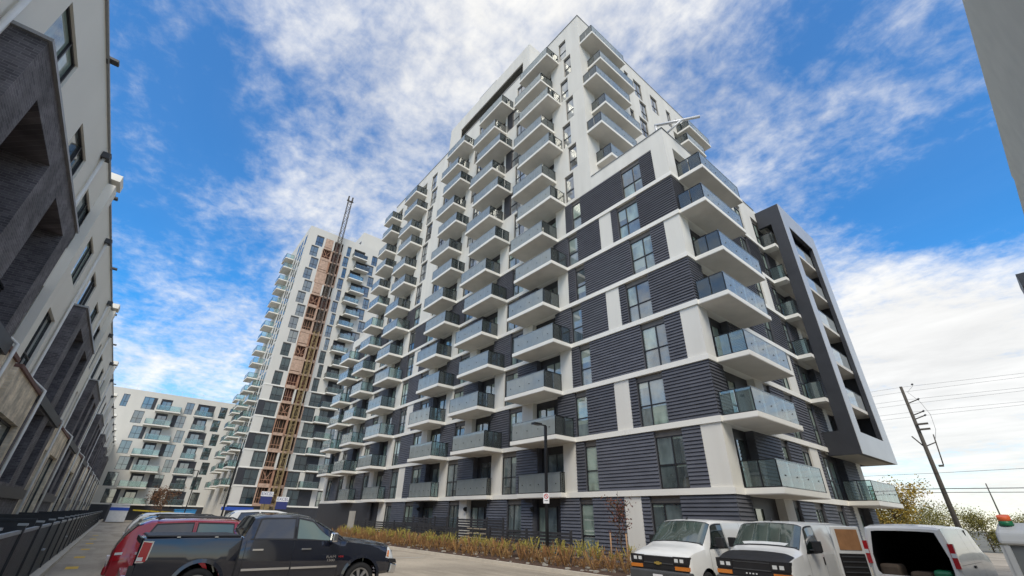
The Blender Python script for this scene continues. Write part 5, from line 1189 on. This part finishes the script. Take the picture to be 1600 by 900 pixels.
# --- grey machine at the right edge
gm = thing('site_generator', 'grey wheeled site generator with rounded pale top at the lower right edge', 'generator', (10.4, .3, 0))
GM = T(9.6, .45, 0) @ Matrix.Rotation(R(-8), 4, 'Z')
b = MB(); b.prism([(.0, .45), (2.4, .45), (2.4, 1.78), (.0, 1.78)], -1.0, .55); b.build('cabinet', 'genpanel', gm, GM)
b = MB(); b.prism([(-.06, 1.785), (2.45, 1.785), (2.45, 1.9), (2.2, 2.02), (.25, 2.06), (-.02, 1.95)], -1.05, .60); o = b.build('hood', 'gentop', gm, GM); q = o.modifiers.new('bev', 'BEVEL'); q.width = .05; q.segments = 3
b = MB(); b.box(-.03, .0, .50, .56, .4, 1.78); b.box(-.02, .02, .552, .60, .4, 1.78); b.build('corner_post', 'gentop', gm, GM)
b = MB(); b.prism([(.30+.09*math.cos(a*math.pi/4), 1.60+.09*math.sin(a*math.pi/4)) for a in range(8)], -.006, -.002, axis='x'); o = b.build('warning_sticker', 'stick_yellow', gm, GM)
b = MB(); b.box(-.006, -.002, .02, .36, 1.30, 1.40); b.box(-.006, -.002, .0, .26, 1.10, 1.15); b.build('label_sticker', 'sign_white', gm, GM)
b = MB(); b.box(-.012, -.007, .27, .33, 1.575, 1.625); b.build('sticker_mark', 'plastic', o, GM)
b = MB()
for i in range(3): b.prism([(.08+i*.14, .78), (.15+i*.14, .78), (.11+i*.14, .88), (.04+i*.14, .88)], -.006, -.002, axis='x')
b.build('hazard_stripe', 'stick_yellow', gm, GM)
b = MB(); b.box(.1, 2.3, -.95, .5, .3, .45); b.build('chassis', 'plastic', gm, GM)
wheels(gm, GM, (1.2,), .32, .5, .2, 6, .2)
cp = thing('beacon_cap', 'orange and green cap standing on the grey machine', 'beacon', (9.9, .88, 2.06))
CM = GM @ T(.18, .48, 2.02) @ Matrix.Scale(.8, 4)
b = MB(); b.tube([(0, 0, 0), (0, 0, .08)], .10, 14, r1=.085); b.build('green_base', 'green', cp, CM)
b = MB(); b.tube([(0, 0, .08), (-.02, 0, .16)], .085, 14, r1=.09); b.build('orange_top', 'orange', cp, CM)

# --- site clutter in the background
sc = thing('site_cabin', 'white site cabin with blue stripe at the end of the yard fence', 'cabin', (.6, 100, 0))
MB().box(-.6, 1.75, 100, 106, .1, H+.55).build('cabin_wall', 'site_white', sc); MB().box(-.62, 1.77, 99.97, 100.6, H-.25, H+.2).build('stripe', 'site_blue', sc); MB().box(-.9, -.62, 99.9, 100.3, .1, H+.7).build('corner_post', 'greyplastic', sc); MB().box(-.7, 1.85, 99.9, 106.1, H+.55, H+.75).build('roof', 'site_white', sc)
bb = thing('blue_container', 'bright blue waste container before the midrise block', 'container', (11, 117, 0)); MB().prism([(9.5, .1), (12.7, .1), (12.9, H+.05), (9.3, H+.05)], 117, 119).build('bin', 'bin_blue', bb); MB().box(9.25, 12.95, 116.93, 119.07, H+.05, H+.2).build('rim', 'bin_blue', bb)
ym = thing('yellow_lift_boom', 'yellow lift boom lying low before the midrise block', 'machine', (6, 108, 0)); MB().prism([(2.5, H-.25), (8.6, H-.5), (8.6, H-.3), (2.5, H-.05)], 108, 108.4).build('boom', 'mach_yellow', ym); MB().box(4, 8, 107.5, 109.5, .3, 1.3).build('base', 'mach_yellow', ym); MB().box(3.8, 4.8, 107.4, 109.6, .02, .7).box(7.2, 8.2, 107.4, 109.6, .02, .7).build('track', 'plastic', ym)
